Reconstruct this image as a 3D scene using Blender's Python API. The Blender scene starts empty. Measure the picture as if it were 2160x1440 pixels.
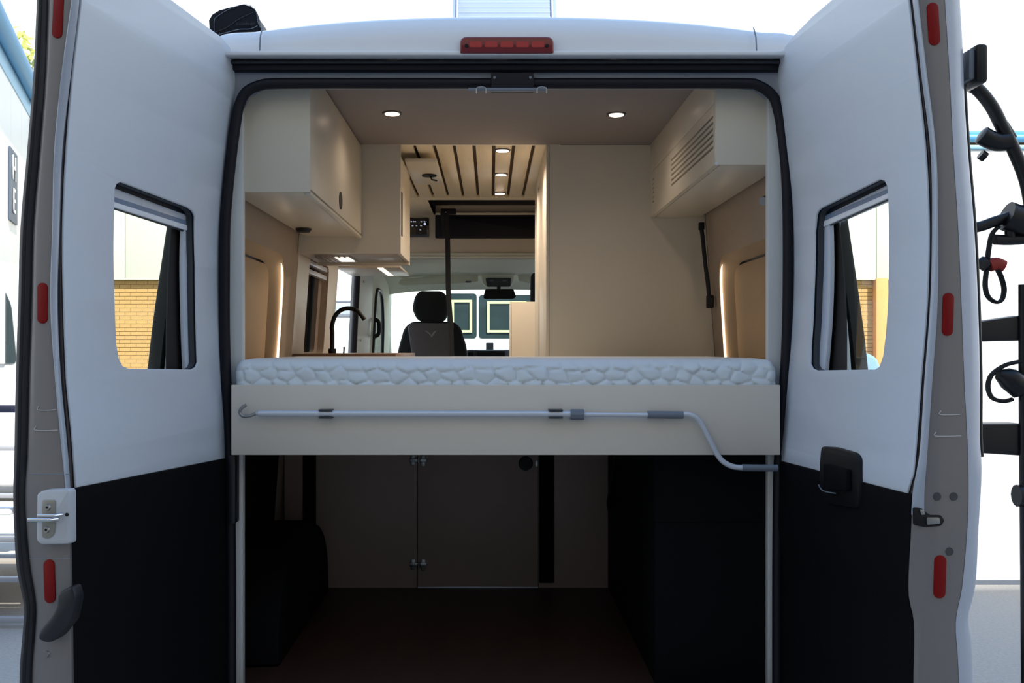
import bpy, bmesh, math, random
from mathutils import Vector, Matrix
from mathutils.geometry import tessellate_polygon
random.seed(7)
S = bpy.context.scene
COL = S.collection
# ------------------------------------------------------------------ camera, world, sun, exposure
F, PX, PY, CAM = 2100.0, 1035.0, 735.0, Vector((-0.05, -2.9, 1.556))
cd = bpy.data.cameras.new('camera'); cam = bpy.data.objects.new('camera', cd); COL.objects.link(cam)
cam.location = CAM; cam.rotation_euler = (math.radians(90), 0, 0)
cd.sensor_width = 36; cd.lens = 36 * F / 2160
cd.shift_x = (1080 - PX) / 2160; cd.shift_y = (PY - 720) / 2160
cd.clip_start = 0.05; cd.clip_end = 300
S.camera = cam
wd = bpy.data.worlds.new('sky'); S.world = wd; wd.use_nodes = True
nt = wd.node_tree; bg = nt.nodes['Background']
tc = nt.nodes.new('ShaderNodeTexCoord'); sp = nt.nodes.new('ShaderNodeSeparateXYZ')
rp = nt.nodes.new('ShaderNodeValToRGB')
rp.color_ramp.elements[0].position = 0.36; rp.color_ramp.elements[0].color = (.88, .95, 1, 1)
rp.color_ramp.elements[1].position = 0.8; rp.color_ramp.elements[1].color = (.19, .35, .64, 1)
nt.links.new(tc.outputs['Generated'], sp.inputs[0]); nt.links.new(sp.outputs['Z'], rp.inputs[0])
nt.links.new(rp.outputs[0], bg.inputs['Color']); bg.inputs['Strength'].default_value = 1.9
sl = bpy.data.lights.new('sun', 'SUN'); sl.energy = 7; sl.angle = math.radians(.6); sl.color = (1, .95, .86)
sun = bpy.data.objects.new('sun', sl); COL.objects.link(sun)
sun.rotation_euler = Vector((0.5, -0.92, 0.93)).to_track_quat('Z', 'Y').to_euler()
vs = S.view_settings; vs.view_transform = 'Standard'; vs.look = 'None'; vs.gamma = 1; vs.exposure = 0.0; vs.use_curve_mapping = False
S.cycles.max_bounces = 8; S.cycles.diffuse_bounces = 4; S.cycles.transparent_max_bounces = 12
S.cycles.use_denoising = True; S.cycles.sample_clamp_indirect = 6

# ------------------------------------------------------------------ helpers
def U(px, py, d):
    """point seen at photo pixel (px, py) at depth d from the lens"""
    return Vector((CAM.x + (px - PX) / F * d, CAM.y + d, CAM.z + (PY - py) / F * d))

def lin(c):
    return tuple(((v / 255) / 12.92 if v / 255 <= .04045 else ((v / 255 + .055) / 1.055) ** 2.4) for v in c)

MATS = {}
def M(name, rgb, rough=.5, metal=0, var=.04, scale=20, bump=0, bscale=200, spec=.5, emit=0, coat=0, stretch=None, srgb=True):
    if name in MATS: return MATS[name]
    m = bpy.data.materials.new(name); m.use_nodes = True; n = m.node_tree; b = n.nodes['Principled BSDF']
    c = lin(rgb) if srgb else rgb
    t = n.nodes.new('ShaderNodeTexCoord'); no = n.nodes.new('ShaderNodeTexNoise'); no.inputs['Scale'].default_value = scale
    no.inputs['Detail'].default_value = 4
    mp = n.nodes.new('ShaderNodeMapping'); n.links.new(t.outputs['Object'], mp.inputs[0]); n.links.new(mp.outputs[0], no.inputs['Vector'])
    if stretch: mp.inputs['Scale'].default_value = stretch
    mx = n.nodes.new('ShaderNodeMix'); mx.data_type = 'RGBA'
    mx.inputs[6].default_value = (*[max(0, v * (1 - var)) for v in c], 1); mx.inputs[7].default_value = (*[min(1, v * (1 + var)) for v in c], 1)
    n.links.new(no.outputs['Fac'], mx.inputs[0]); n.links.new(mx.outputs[2], b.inputs['Base Color'])
    b.inputs['Roughness'].default_value = rough; b.inputs['Metallic'].default_value = metal
    b.inputs['Specular IOR Level'].default_value = spec
    if coat: b.inputs['Coat Weight'].default_value = coat; b.inputs['Coat Roughness'].default_value = .08
    if bump:
        n2 = n.nodes.new('ShaderNodeTexNoise'); n2.inputs['Scale'].default_value = bscale; n2.inputs['Detail'].default_value = 3
        n.links.new(mp.outputs[0], n2.inputs['Vector'])
        bu = n.nodes.new('ShaderNodeBump'); bu.inputs['Strength'].default_value = bump; bu.inputs['Distance'].default_value = .002
        n.links.new(n2.outputs['Fac'], bu.inputs['Height']); n.links.new(bu.outputs[0], b.inputs['Normal'])
    if emit:
        b.inputs['Emission Color'].default_value = (*c, 1); b.inputs['Emission Strength'].default_value = emit
    MATS[name] = m; return m

def glass_mat(name, tint, refl=.06):
    m = bpy.data.materials.new(name); m.use_nodes = True; n = m.node_tree; n.nodes.clear()
    o = n.nodes.new('ShaderNodeOutputMaterial'); tr = n.nodes.new('ShaderNodeBsdfTransparent'); gl = n.nodes.new('ShaderNodeBsdfGlossy')
    fr = n.nodes.new('ShaderNodeFresnel'); fr.inputs['IOR'].default_value = 1.18; mx = n.nodes.new('ShaderNodeMixShader')
    tr.inputs[0].default_value = (*tint, 1); gl.inputs['Roughness'].default_value = .02
    ge = n.nodes.new('ShaderNodeNewGeometry'); sb = n.nodes.new('ShaderNodeMath'); sb.operation = 'SUBTRACT'; sb.inputs[0].default_value = 1
    ml = n.nodes.new('ShaderNodeMath'); ml.operation = 'MULTIPLY'; n.links.new(ge.outputs['Backfacing'], sb.inputs[1])
    n.links.new(sb.outputs[0], ml.inputs[0]); n.links.new(fr.outputs[0], ml.inputs[1])
    n.links.new(ml.outputs[0], mx.inputs[0]); n.links.new(tr.outputs[0], mx.inputs[1]); n.links.new(gl.outputs[0], mx.inputs[2])
    n.links.new(mx.outputs[0], o.inputs[0]); return m

def tag(o, label=None, cat=None, group=None, kind=None):
    if label: o['label'] = label
    if cat: o['category'] = cat
    if group: o['group'] = group
    if kind: o['kind'] = kind
    return o

def empty(name, loc=(0, 0, 0), label=None, cat=None, group=None, kind=None):
    o = bpy.data.objects.new(name, None); COL.objects.link(o); o.location = loc; o.empty_display_size = .05
    return tag(o, label, cat, group, kind)

def link(name, bm, mat, parent=None, smooth=None, label=None, kind=None):
    bmesh.ops.recalc_face_normals(bm, faces=bm.faces)
    me = bpy.data.meshes.new(name); bm.to_mesh(me); bm.free()
    if smooth is not None:
        for p in me.polygons: p.use_smooth = True
        me.set_sharp_from_angle(angle=math.radians(smooth))
    me.materials.append(mat)
    o = bpy.data.objects.new(name, me); COL.objects.link(o)
    if parent is not None:
        o.parent = parent
        base = Vector(parent.location) + (Vector(parent.parent.location) if parent.parent else Vector())
        if base.length > 0: me.transform(Matrix.Translation(-base))
    if label: o['label'] = label
    if kind: o['kind'] = kind
    return o

def add_box(bm, a, b, bev=0, seg=2):
    r = bmesh.ops.create_cube(bm, size=1)
    vs_ = r['verts']
    for v in vs_:
        v.co = Vector([(a[i] + b[i]) / 2 + v.co[i] * (b[i] - a[i]) for i in range(3)])
    if bev:
        es = list({e for v in vs_ for e in v.link_edges})
        bmesh.ops.bevel(bm, geom=es, offset=bev, segments=seg, affect='EDGES', profile=.5)
def box(name, a, b, mat, parent=None, bev=.002, label=None, kind=None, seg=2):
    bm = bmesh.new(); add_box(bm, a, b, bev, seg); return link(name, bm, mat, parent, 40, label, kind)

def add_tube(bm, pts, r, n=12, cap=True, closed=False, flat=None):
    pts = [Vector(p) for p in pts]; rs = r if isinstance(r, (list, tuple)) else [r] * len(pts)
    rings = []; up = None
    N = len(pts)
    for i, p in enumerate(pts):
        if closed: t = pts[(i + 1) % N] - pts[i - 1]
        else: t = pts[min(i + 1, N - 1)] - pts[max(i - 1, 0)]
        t.normalize()
        if up is None:
            up = Vector((0, 0, 1)) if abs(t.z) < .9 else Vector((0, 1, 0))
        a = t.cross(up)
        if a.length < 1e-4: a = t.cross(Vector((0, 1, 0)))
        a.normalize(); b = a.cross(t).normalized(); up = b
        f = flat or (1, 1)
        rings.append([bm.verts.new(p + rs[i] * (f[0] * math.cos(2 * math.pi * k / n) * a + f[1] * math.sin(2 * math.pi * k / n) * b)) for k in range(n)])
    for i in range(N if closed else N - 1):
        A, B = rings[i], rings[(i + 1) % N]
        for k in range(n): bm.faces.new((A[k], A[(k + 1) % n], B[(k + 1) % n], B[k]))
    if cap and not closed:
        bm.faces.new(rings[0]); bm.faces.new(rings[-1])
def tube(name, pts, r, mat, parent=None, n=12, closed=False, label=None, flat=None, kind=None):
    bm = bmesh.new(); add_tube(bm, pts, r, n, True, closed, flat); return link(name, bm, mat, parent, 50, label, kind)

def smooth_path(pts, k=6, closed=False):
    P = [Vector(p) for p in pts]; out = []; n = len(P)
    rng = range(n) if closed else range(n - 1)
    for i in rng:
        if closed: p0, p1, p2, p3 = P[i - 1], P[i], P[(i + 1) % n], P[(i + 2) % n]
        else: p0, p1, p2, p3 = P[max(i - 1, 0)], P[i], P[i + 1], P[min(i + 2, n - 1)]
        for j in range(k):
            t = j / k
            out.append(.5 * ((2 * p1) + (p2 - p0) * t + (2 * p0 - 5 * p1 + 4 * p2 - p3) * t * t + (3 * p1 - p0 - 3 * p2 + p3) * t ** 3))
    if not closed: out.append(P[-1])
    return out

def round_poly(pts, r, k=4):
    """round every corner of a 2-D polygon"""
    out = []; n = len(pts)
    for i in range(n):
        p = Vector(pts[i][:2]); a = Vector(pts[i - 1][:2]); b = Vector(pts[(i + 1) % n][:2])
        rr = r[i] if isinstance(r, (list, tuple)) else r
        da, db = a - p, b - p; m = min(rr, da.length * .45, db.length * .45)
        if m < 1e-5: out.append(p); continue
        A = p + da.normalized() * m; B = p + db.normalized() * m
        for j in range(k + 1):
            t = j / k; out.append(A * (1 - t) ** 2 + p * 2 * t * (1 - t) + B * t * t)
    return out

def plate(name, outline, fn, thick, mat, parent=None, holes=(), bev=0, cuts=0, label=None, kind=None, seg=2, smooth=40, axis=1):
    """solid sheet: outline (u, v) with holes, from w = 0 to thick, mapped to space by fn(u, v, w)"""
    bm = bmesh.new()
    loops = [[Vector((p[0], p[1], 0)) for p in outline]] + [[Vector((p[0], p[1], 0)) for p in h] for h in holes]
    if holes:
        flat = [p for l in loops for p in l]
        vs_ = [bm.verts.new(p) for p in flat]
        for t in tessellate_polygon(loops):
            try: bm.faces.new([vs_[i] for i in t])
            except ValueError: pass
    else:
        bm.faces.new([bm.verts.new(p) for p in loops[0]])
    bmesh.ops.recalc_face_normals(bm, faces=bm.faces)
    front = list(bm.faces)
    r = bmesh.ops.extrude_face_region(bm, geom=front, use_keep_orig=True)
    for g in r['geom']:
        if isinstance(g, bmesh.types.BMVert): g.co.z = thick
    bmesh.ops.recalc_face_normals(bm, faces=bm.faces)
    if bev:
        es = [e for e in bm.edges if len(e.link_faces) == 2 and abs(e.verts[0].co.z) < 1e-7 and abs(e.verts[1].co.z) < 1e-7
              and e.calc_face_angle(0) > 1.0]
        bmesh.ops.bevel(bm, geom=es, offset=bev, segments=seg, affect='EDGES', profile=.5, clamp_overlap=True)
    if cuts:
        vals = [v.co[axis] for v in bm.verts]; lo, hi = min(vals), max(vals)
        no = Vector((0, 0, 0)); no[axis] = 1
        for i in range(1, cuts):
            co = Vector((0, 0, 0)); co[axis] = lo + (hi - lo) * i / cuts
            bmesh.ops.bisect_plane(bm, geom=list(bm.verts) + list(bm.edges) + list(bm.faces), plane_co=co, plane_no=no, dist=1e-6)
    for v in bm.verts: v.co = Vector(fn(v.co.x, v.co.y, v.co.z))
    return link(name, bm, mat, parent, smooth, label, kind)

def interp(tab):
    tab = sorted(tab)
    def f(x):
        if x <= tab[0][0]: return tab[0][1]
        if x >= tab[-1][0]: return tab[-1][1]
        for i in range(len(tab) - 1):
            if tab[i][0] <= x <= tab[i + 1][0]:
                x0, y0 = tab[i]; x1, y1 = tab[i + 1]
                xm = tab[i - 1] if i else tab[i]; xp = tab[i + 2] if i + 2 < len(tab) else tab[i + 1]
                t = (x - x0) / (x1 - x0); h = x1 - x0
                m0 = (y1 - xm[1]) / (x1 - xm[0]) * h; m1 = (xp[1] - y0) / (xp[0] - x0) * h
                return (2 * t**3 - 3 * t**2 + 1) * y0 + (t**3 - 2 * t**2 + t) * m0 + (-2 * t**3 + 3 * t**2) * y1 + (t**3 - t**2) * m1
    return f

XZ = lambda y0, s=1: (lambda u, v, w: (u, y0 + s * w, v))
def disc(name, c, r, axis, depth, mat, parent=None, n=24, label=None, r2=None):
    a = Vector(axis).normalized(); bm = bmesh.new()
    add_tube(bm, [Vector(c), Vector(c) + a * depth], [r, r2 if r2 is not None else r], n); return link(name, bm, mat, parent, 40, label)

def text_mesh(name, body, size, origin, xdir, ydir, mat, parent, extrude=.0004):
    cu = bpy.data.curves.new(name, 'FONT'); cu.body = body; cu.size = size; cu.extrude = extrude; cu.align_x = 'CENTER'; cu.align_y = 'CENTER'
    t = bpy.data.objects.new(name, cu); COL.objects.link(t)
    dg = bpy.context.evaluated_depsgraph_get(); me = bpy.data.meshes.new_from_object(t.evaluated_get(dg))
    bpy.data.objects.remove(t)
    X = Vector(xdir).normalized(); Y = Vector(ydir).normalized(); Z = X.cross(Y)
    mtx = Matrix((X, Y, Z)).transposed().to_4x4(); mtx.translation = Vector(origin) - Vector(parent.location)
    me.transform(mtx); me.materials.clear(); me.materials.append(mat)
    o = bpy.data.objects.new(name, me); COL.objects.link(o); o.parent = parent; return o

# ------------------------------------------------------------------ materials
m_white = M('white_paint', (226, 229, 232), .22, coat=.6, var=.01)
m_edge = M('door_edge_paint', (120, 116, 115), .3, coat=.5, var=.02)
m_panel = M('panel_vinyl', (203, 210, 219), .45, var=.015, bump=.15, bscale=600)
m_blackcarpet = M('black_lining', (11, 11, 15), .8, var=.15, scale=60, bump=.2, spec=.12)
m_rubber = M('rubber', (26, 27, 33), .45, var=.1)
m_gasket = M('gasket', (13, 14, 24), .5, var=.08, spec=.3)
m_black = M('black_plastic', (15, 15, 18), .5, var=.08, spec=.3)
m_gloss = M('gloss_black', (14, 16, 20), .12, coat=.6, var=.05)
m_red = M('reflector_red', (126, 5, 6), .45, coat=0, spec=.2, var=.1)
m_lamp = M('lamp_red', (112, 4, 18), .12, coat=.6, var=.1)
m_chrome = M('chrome', (210, 210, 212), .15, 1)
m_steel = M('steel', (160, 160, 158), .35, 1)
m_alu = M('aluminium', (206, 211, 220), .35, .35, var=.02)
m_alu2 = M('blind_aluminium', (214, 222, 236), .3, .15, var=.02)
m_greyp = M('grey_plastic', (112, 120, 132), .45)
m_darkgrey = M('dark_grey_plastic', (58, 62, 68), .5)
m_cab = M('cashmere_board', (211, 202, 184), .34, var=.012)
m_trim = M('pillar_trim', (205, 206, 204), .4, var=.01)
m_fab = M('tan_leatherette', (172, 148, 118), .6, var=.04, bump=.12, bscale=500)
m_wallf = M('taupe_wall_felt', (168, 152, 136), .85, var=.04, bump=.2, bscale=500)
m_ceil = M('taupe_ceiling', (142, 133, 130), .8, var=.03, bump=.15, bscale=500)
m_wood = M('ceiling_plank_wood', (244, 228, 196), .3, var=.1, scale=60, stretch=(1, .08, 1), spec=.5)
m_gap = M('dark_gap', (96, 80, 66), .8)
m_floor = M('floor_vinyl', (66, 44, 36), .45, var=.25, scale=30, stretch=(1, .1, 1))
m_matt = M('mattress_fabric', (222, 230, 236), .85, var=.02, bump=.25, bscale=900)
m_hl = M('headliner', (240, 240, 222), .85, var=.02, bump=.1, bscale=400)
m_seatdark = M('seat_dark_fabric', (30, 32, 38), .8, var=.1, bump=.2, bscale=500)
m_seatgrey = M('seat_grey_fabric', (112, 108, 116), .8, var=.1, bump=.2, bscale=500)
m_screw = M('grey_plug', (66, 67, 70), .5)
m_led = M('led_strip', (255, 232, 204), .5, emit=3.4)
m_spot = M('spot_diffuser', (255, 220, 196), .5, emit=9)
m_hood = M('hood_lamp', (255, 246, 230), .5, emit=1.1)
m_brick = M('buff_brick', (190, 152, 98), .85, var=.16, scale=6, bump=.2, bscale=80)
m_mortar = M('mortar', (176, 142, 92), .9, var=.1)
m_clad = M('cream_cladding', (206, 208, 190), .45, var=.02)
m_bluegut = M('blue_gutter', (70, 140, 185), .45, var=.08)
m_asph = M('asphalt', (165, 161, 156), .92, var=.22, scale=60, bump=.5, bscale=60)
m_glass = glass_mat('clear_glass', (.93, .97, .95))
m_tint = glass_mat('tinted_glass', (.035, .04, .04))
m_carwin = M('dark_car_glass', (44, 58, 62), .06, coat=1, var=.2, scale=3)
m_screen = M('screen_black', (16, 15, 18), .15, coat=.6)
m_glow = M('screen_marks', (200, 210, 235), .5, emit=.7)
m_redfab = M('red_webbing', (150, 40, 30), .6)
m_strap = M('webbing_black', (20, 21, 24), .7, bump=.3, bscale=800)

# ------------------------------------------------------------------ ground and far surroundings
def shell_fn(lo, hi):
    return None
bm = bmesh.new()
add_box(bm, (-40, -30, -.2), (40, 60, 0))
g = link('asphalt_ground', bm, m_asph); tag(g, 'grey asphalt yard under the van', 'ground', kind='structure')

# warehouse ahead: brick base, cream cladding, blue gutter (wall face at y = 17.1)
YB = 17.1
wh = empty('warehouse', (0, YB, 0), 'long warehouse ahead with cream cladding over buff brick and blue gutter', 'building')
box('wall_core', (-9.3, YB + .02, 0), (16, YB + 6, 5.7), m_mortar, wh, 0)
zc = CAM.z + (PY - 588) / 105
bm = bmesh.new(); brick_me = None
nrow = int(zc / .079)
mm = bmesh.new(); add_box(mm, (-.1095, -.006, -.035), (.1095, .02, .035)); brick_me = bpy.data.meshes.new('brick'); mm.to_mesh(brick_me); mm.free(); brick_me.materials.append(m_brick)
nb = 0
for r in range(nrow):
    z = .04 + r * .079
    for k in range(-44, 45):
        x = k * .2275 + (r % 2) * .114
        if x < -9.2: continue
        vis = (-7.75 < x < -6.35 and z > 1.1) or (7.3 < x < 8.15 and z > 1.1)
        if vis and nb < 298:
            o = bpy.data.objects.new('brick', brick_me); COL.objects.link(o); o.parent = wh; o.location = (x, random.uniform(-.003, .003), z); nb += 1
        else:
            add_box(bm, (x - .1095, YB - .006, z - .035), (x + .1095, YB + .02, z + .035))
link('brickwork', bm, m_brick, wh, kind='stuff')
x = -7.336 - 1 * 1.248
while x < 15:
    box('cladding_panel', (x + .006, YB - .16, zc), (x + 1.242, YB + .0, 5.62), m_clad, wh, .006)
    x += 1.248
box('cladding_sill', (-9.3, YB - .175, zc - .03), (15, YB - .01, zc), m_clad, wh, .004)
tube('gutter', [(-9.4, YB - .22, 5.74), (16, YB - .22, 5.74)], .09, m_bluegut, wh, 10)
box('roof', (-9.5, YB - .15, 5.7), (16.2, YB + 6.2, 5.9), m_bluegut, wh, .01)
box('brick_pier', U(1838, 0, 19.8).freeze() and (7.62, YB - .2, 0), (7.86, YB, zc), M('orange_brick', (226, 160, 100), .8, var=.1), wh, .004)
box('blue_sign', (7.9, YB - .06, .8), (8.7, YB - .02, zc), M('blue_board', (28, 74, 140), .5), wh, .004)
box('yellow_sign', (8.06, YB - .08, 1.9), (8.7, YB - .06, zc), M('yellow_board', (206, 196, 40), .5), wh, .002)

# side building at left, its wall runs forward-left
lb = empty('side_building', (-7.1, 11.4, 0), 'white clad building at far left with blue gutter and dark lettering', 'building')
A2, B2 = Vector((-6.284, 8.985)), Vector((-8.15, 14.62))
dv = (B2 - A2).normalized(); nv = Vector((dv.y, -dv.x))   # nv points to the right (+x)
def lbf(u, v, w): p = A2 + dv * u - nv * w; return (p.x, p.y, v)
LB = (B2 - A2).length
m_wclad = M('white_cladding', (232, 233, 230), .5, var=.02)
for i in range(5):
    plate('wall_panel', [(LB * i / 5 + .004, .3), (LB * (i + 1) / 5 - .004, .3), (LB * (i + 1) / 5 - .004, 5.75), (LB * i / 5 + .004, 5.75)], lbf, .1, m_wclad, lb)
plate('plinth', [(0, 0), (LB, 0), (LB, .3), (0, .3)], lbf, .12, m_brick, lb)
plate('end_wall', [(.0, 0), (LB - .01, 0), (LB - .01, 5.7), (0, 5.7)], lambda u, v, w: lbf(u, v, .12 + w), 5, m_wclad, lb)
def lbp(u, w, z): p = A2 + dv * u - nv * w; return Vector((p.x, p.y, z))
tube('gutter', [lbp(0, -.12, 5.95), lbp(LB, -.12, 5.95)], .13, m_bluegut, lb, 10)
plate('fascia_board', [(0, 5.6), (LB + .1, 5.6), (LB + .1, 6.15), (0, 6.15)], lambda u, v, w: lbf(u, v, w - .02), .1, M('pale_blue_fascia', (150, 190, 215), .5), lb)
tube('downpipe', [lbp(LB + .02, -.06, 5.6), lbp(LB + .02, -.06, 0)], .05, m_bluegut, lb, 10)
m_letter = M('lettering_blue_grey', (70, 86, 110), .5)
plate('sign_board', [(LB - 2.7, 3.5), (LB - 1.9, 3.5), (LB - 1.9, 4.6), (LB - 2.7, 4.6)], lambda u, v, w: lbf(u, v, w - .03), .02, m_letter, lb)
for t_, u_, z_ in (('H', LB - 2.35, 4.3), ('E', LB - 2.35, 3.8)):
    text_mesh('letter', t_, .55, lbp(u_, -.045, z_), Vector((dv.x, dv.y, 0)), (0, 0, 1), m_wclad, lb, .006)

# tree crown above the side building
tr = empty('tree', (-11.5, 20, 0), 'pale leafy tree crown rising behind the building at far left', 'tree')
bm = bmesh.new(); rr = random.Random(3)
for k in range(900):
    a = rr.uniform(0, 6.283); q = rr.uniform(0, 1) ** .5; z = rr.uniform(-1, 1)
    c = Vector((-11.5 + 1.9 * q * math.cos(a), 20 + 1.9 * q * math.sin(a), 7.6 + 1.7 * z * (1 - q * .5)))
    u = Vector((rr.gauss(0, 1), rr.gauss(0, 1), rr.gauss(0, 1))).normalized(); v = u.orthogonal().normalized(); s = .12
    bm.faces.new([bm.verts.new(c + u * s), bm.verts.new(c + v * s * .5), bm.verts.new(c - u * s), bm.verts.new(c - v * s * .5)])
link('foliage', bm, M('pale_leaves', (176, 180, 90), .7, var=.3), tr, kind='stuff')
tube('trunk', [(-11.5, 20, 0), (-11.4, 20, 3.5), (-11.6, 20, 7.4)], [.22, .16, .06], M('bark', (110, 95, 80), .9), tr)

# workshop behind the photographer: casts the shade the van stands in
ws = empty('workshop', (0, -6.6, 0), 'brick workshop behind the camera whose shade covers the van', 'building')
rot = Matrix.Rotation(math.radians(4), 4, 'Z')
def wsf(u, v, w): p = rot @ Vector((u, -w, 0)); return (p.x, -6.6 + p.y, v)
m_wsb = M('workshop_brick', (198, 188, 174), .85, var=.15, scale=5)
plate('wall', [(-17, 0), (15, 0), (15, 9.7), (-17, 9.7)], wsf, .5, m_wsb, ws, holes=[[(-3, 0.01), (3, 0.01), (3, 4.2), (-3, 4.2)]])
plate('shutter_door', [(-3, .01), (3, .01), (3, 4.2), (-3, 4.2)], lambda u, v, w: wsf(u, v, w + .2), .1, M('grey_shutter', (120, 124, 128), .5), ws)

sc0 = empty('site_hoarding', (4.6, 3.7, 0), 'tall white panelled hoarding at far right with pale blue top rail', 'hoarding')
for k in range(4): box('hoarding_panel', (2.86 + k * .9 + .003, 3.62, .04), (3.76 + k * .9 - .003, 3.66, 2.86), m_wclad, sc0, .003)
for k in range(5): box('post', (2.86 + k * .9 - (.0 if k == 0 else .06), 3.665, 0), (2.92 + k * .9 - (.0 if k == 0 else .06), 3.73, 2.86), m_greyp, sc0, .003)
box('top_rail', (2.84, 3.6, 2.86), (6.48, 3.7, 2.885), M('pale_blue_rail', (150, 200, 225), .5), sc0, .01)
# ------------------------------------------------------------------ parked vehicles outside
def vehicle(name, profile, y0, width, mat, wins, label, cat='van', wheels=(), extra=None):
    """profile polygon in (x, z); y0 = side nearest the camera; windows are polygons on that side"""
    xs = [p[0] for p in profile]; t = empty(name, ((min(xs) + max(xs)) / 2, y0 + width / 2, 0), label, cat)
    body = plate('body', profile, XZ(y0), width, mat, t, bev=.06, seg=3)
    for w in wins:
        f = plate('window', round_poly(w, .05), XZ(y0 - .012), .03, m_carwin, t)
    for wx, wr in wheels:
        wm = disc('wheel', (wx, y0 - .01, wr), wr, (0, 1, 0), .25, m_rubber, t, 28)
        disc('hub_cap', (wx, y0 - .02, wr), wr * .6, (0, 1, 0), .03, m_greyp, wm, 20)
    return t
m_wv = M('white_vehicle', (236, 238, 240), .25, coat=.5)
# motorhome across the yard, seen through the windscreen
mh = vehicle('motorhome', round_poly([(-1.9, .4), (1.9, .4), (1.9, 2.95), (-1.6, 2.95), (-1.9, 2.6)], .12), 11.1, 2.1, m_wv,
             [[(-.66, 1.70), (-.245, 1.70), (-.245, 2.33), (-.66, 2.33)], [(-.215, 1.70), (.75, 1.70), (.75, 2.31), (-.215, 2.31)]],
             'white motorhome with two dark side windows ahead beyond the windscreen', wheels=((-1.0, .36), (1.2, .36)))
m_cream = M('cream_frame', (196, 210, 160), .5)
for x0, x1, z0, z1 in ((-.6, -.31, 1.78, 2.24), (-.1, .45, 1.78, 2.22)):
    plate('window_frame', [(x0, z0), (x1, z0), (x1, z1), (x0, z1)], XZ(11.06), .03, m_cream, mh, holes=[[(x0 + .035, z0 + .035), (x1 - .035, z0 + .035), (x1 - .035, z1 - .035), (x0 + .035, z1 - .035)]])
dvn = vehicle('delivery_van', round_poly([(-3.45, .35), (-1.5, .35), (-1.42, .9), (-1.46, 1.9), (-1.6, 2.45), (-3.45, 2.5)], .1), 8.4, 1.9, m_wv,
        [], 'white delivery van parked beyond the open sliding door', wheels=((-3.0, .34), (-1.9, .34)))
for z_ in (1.93, 2.09): box('trim_stripe', (-3.3, 8.385, z_ - .012), (-1.6, 8.40, z_ + .012), m_greyp, dvn, .002)
box('glazing_band', (-3.3, 8.39, 1.945), (-1.6, 8.40, 2.075), M('pale_glazing', (170, 182, 200), .15, coat=.5), dvn, .002)
car = vehicle('pale_blue_van', round_poly([(-3.6, .3), (-1.15, .3), (-1.1, 1.0), (-1.2, 1.6), (-1.5, 1.75), (-1.65, 2.3), (-3.6, 2.4)], .1), 13.5, 1.8, M('pale_blue_paint', (70, 120, 150), .4),
        [[(-2.6, 1.5), (-1.75, 1.7), (-1.85, 2.15), (-2.6, 2.2)]], 'pale blue van at the left of the view through the windscreen', wheels=((-2.2, .34),))
box('wing_mirror', (-1.62, 13.3, 1.55), (-1.44, 13.42, 1.85), m_black, car, .02)
vehicle('blue_hatchback', round_poly([(2.2, .35), (5.42, .35), (5.48, 1.2), (5.38, 1.44), (5.2, 1.52), (5.02, 1.9), (2.5, 1.95), (2.2, 1.5)], .06), 11.1, 1.7, M('blue_paint', (130, 160, 200), .25, coat=.6),
        [[(3.9, 1.5), (5.0, 1.5), (4.9, 1.83), (3.9, 1.86)]], 'light blue van nose seen low through the right rear door window', wheels=((2.9, .33), (4.7, .33)))
lv = vehicle('white_people_carrier', round_poly([(-5.95, .3), (-4.28, .3), (-4.22, 1.2), (-4.26, 1.75), (-4.36, 2.15), (-4.6, 2.38), (-5.6, 2.42), (-5.9, 2.0)], .12), 6.1, 1.9, m_wv,
        [[(-5.2, 1.42), (-4.33, 1.42), (-4.38, 1.95), (-4.5, 2.22), (-5.2, 2.25)]], 'white people carrier at far left with greenish side glass', wheels=((-4.95, .34),))
box('door_pillar', (-4.47, 6.06, 1.42), (-4.43, 6.09, 2.2), m_wv, lv, .004)
# trailer at far left
tl = empty('trailer', (-3.3, 3.1, 0), 'ladder-sided aluminium trailer at far left beside the left rear door', 'trailer')
m_rail = M('galvanised_rail', (170, 172, 178), .45, .3)
for py, h, mt in ((862, .02, M('navy_rail', (30, 34, 56), .4)), (945, .012, m_rail), (1045, .012, m_rail), (1137, .014, m_rail), (1172, .01, m_rail), (1221, .014, m_rail), (1306, .016, m_rail)):
    z = U(0, py, 5.55).z
    box('rail', (-4.2, 2.63, z - h), (-2.62, 2.67, z + h), mt, tl, .003)
for x_ in (-4.15, -3.4, -2.62): box('post', (x_ - .02, 2.66, .05), (x_ + .02, 2.7, 1.26), m_rail, tl, .003)
box('ramp_deck', (-4.2, 2.9, .3), (-2.7, 4.4, .36), M('deck_board', (186, 180, 170), .7), tl, .005)
w_ = disc('wheel', (-3.3, 2.72, .3), .3, (0, 1, 0), .2, m_rubber, tl, 24)
box('sunlit_ramp_slab', (-3.7, 2.7, .62), (-2.75, 2.95, .66), m_wv, tl, .01)  # white slab stands in for the sunlit faces of the ramp

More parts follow.
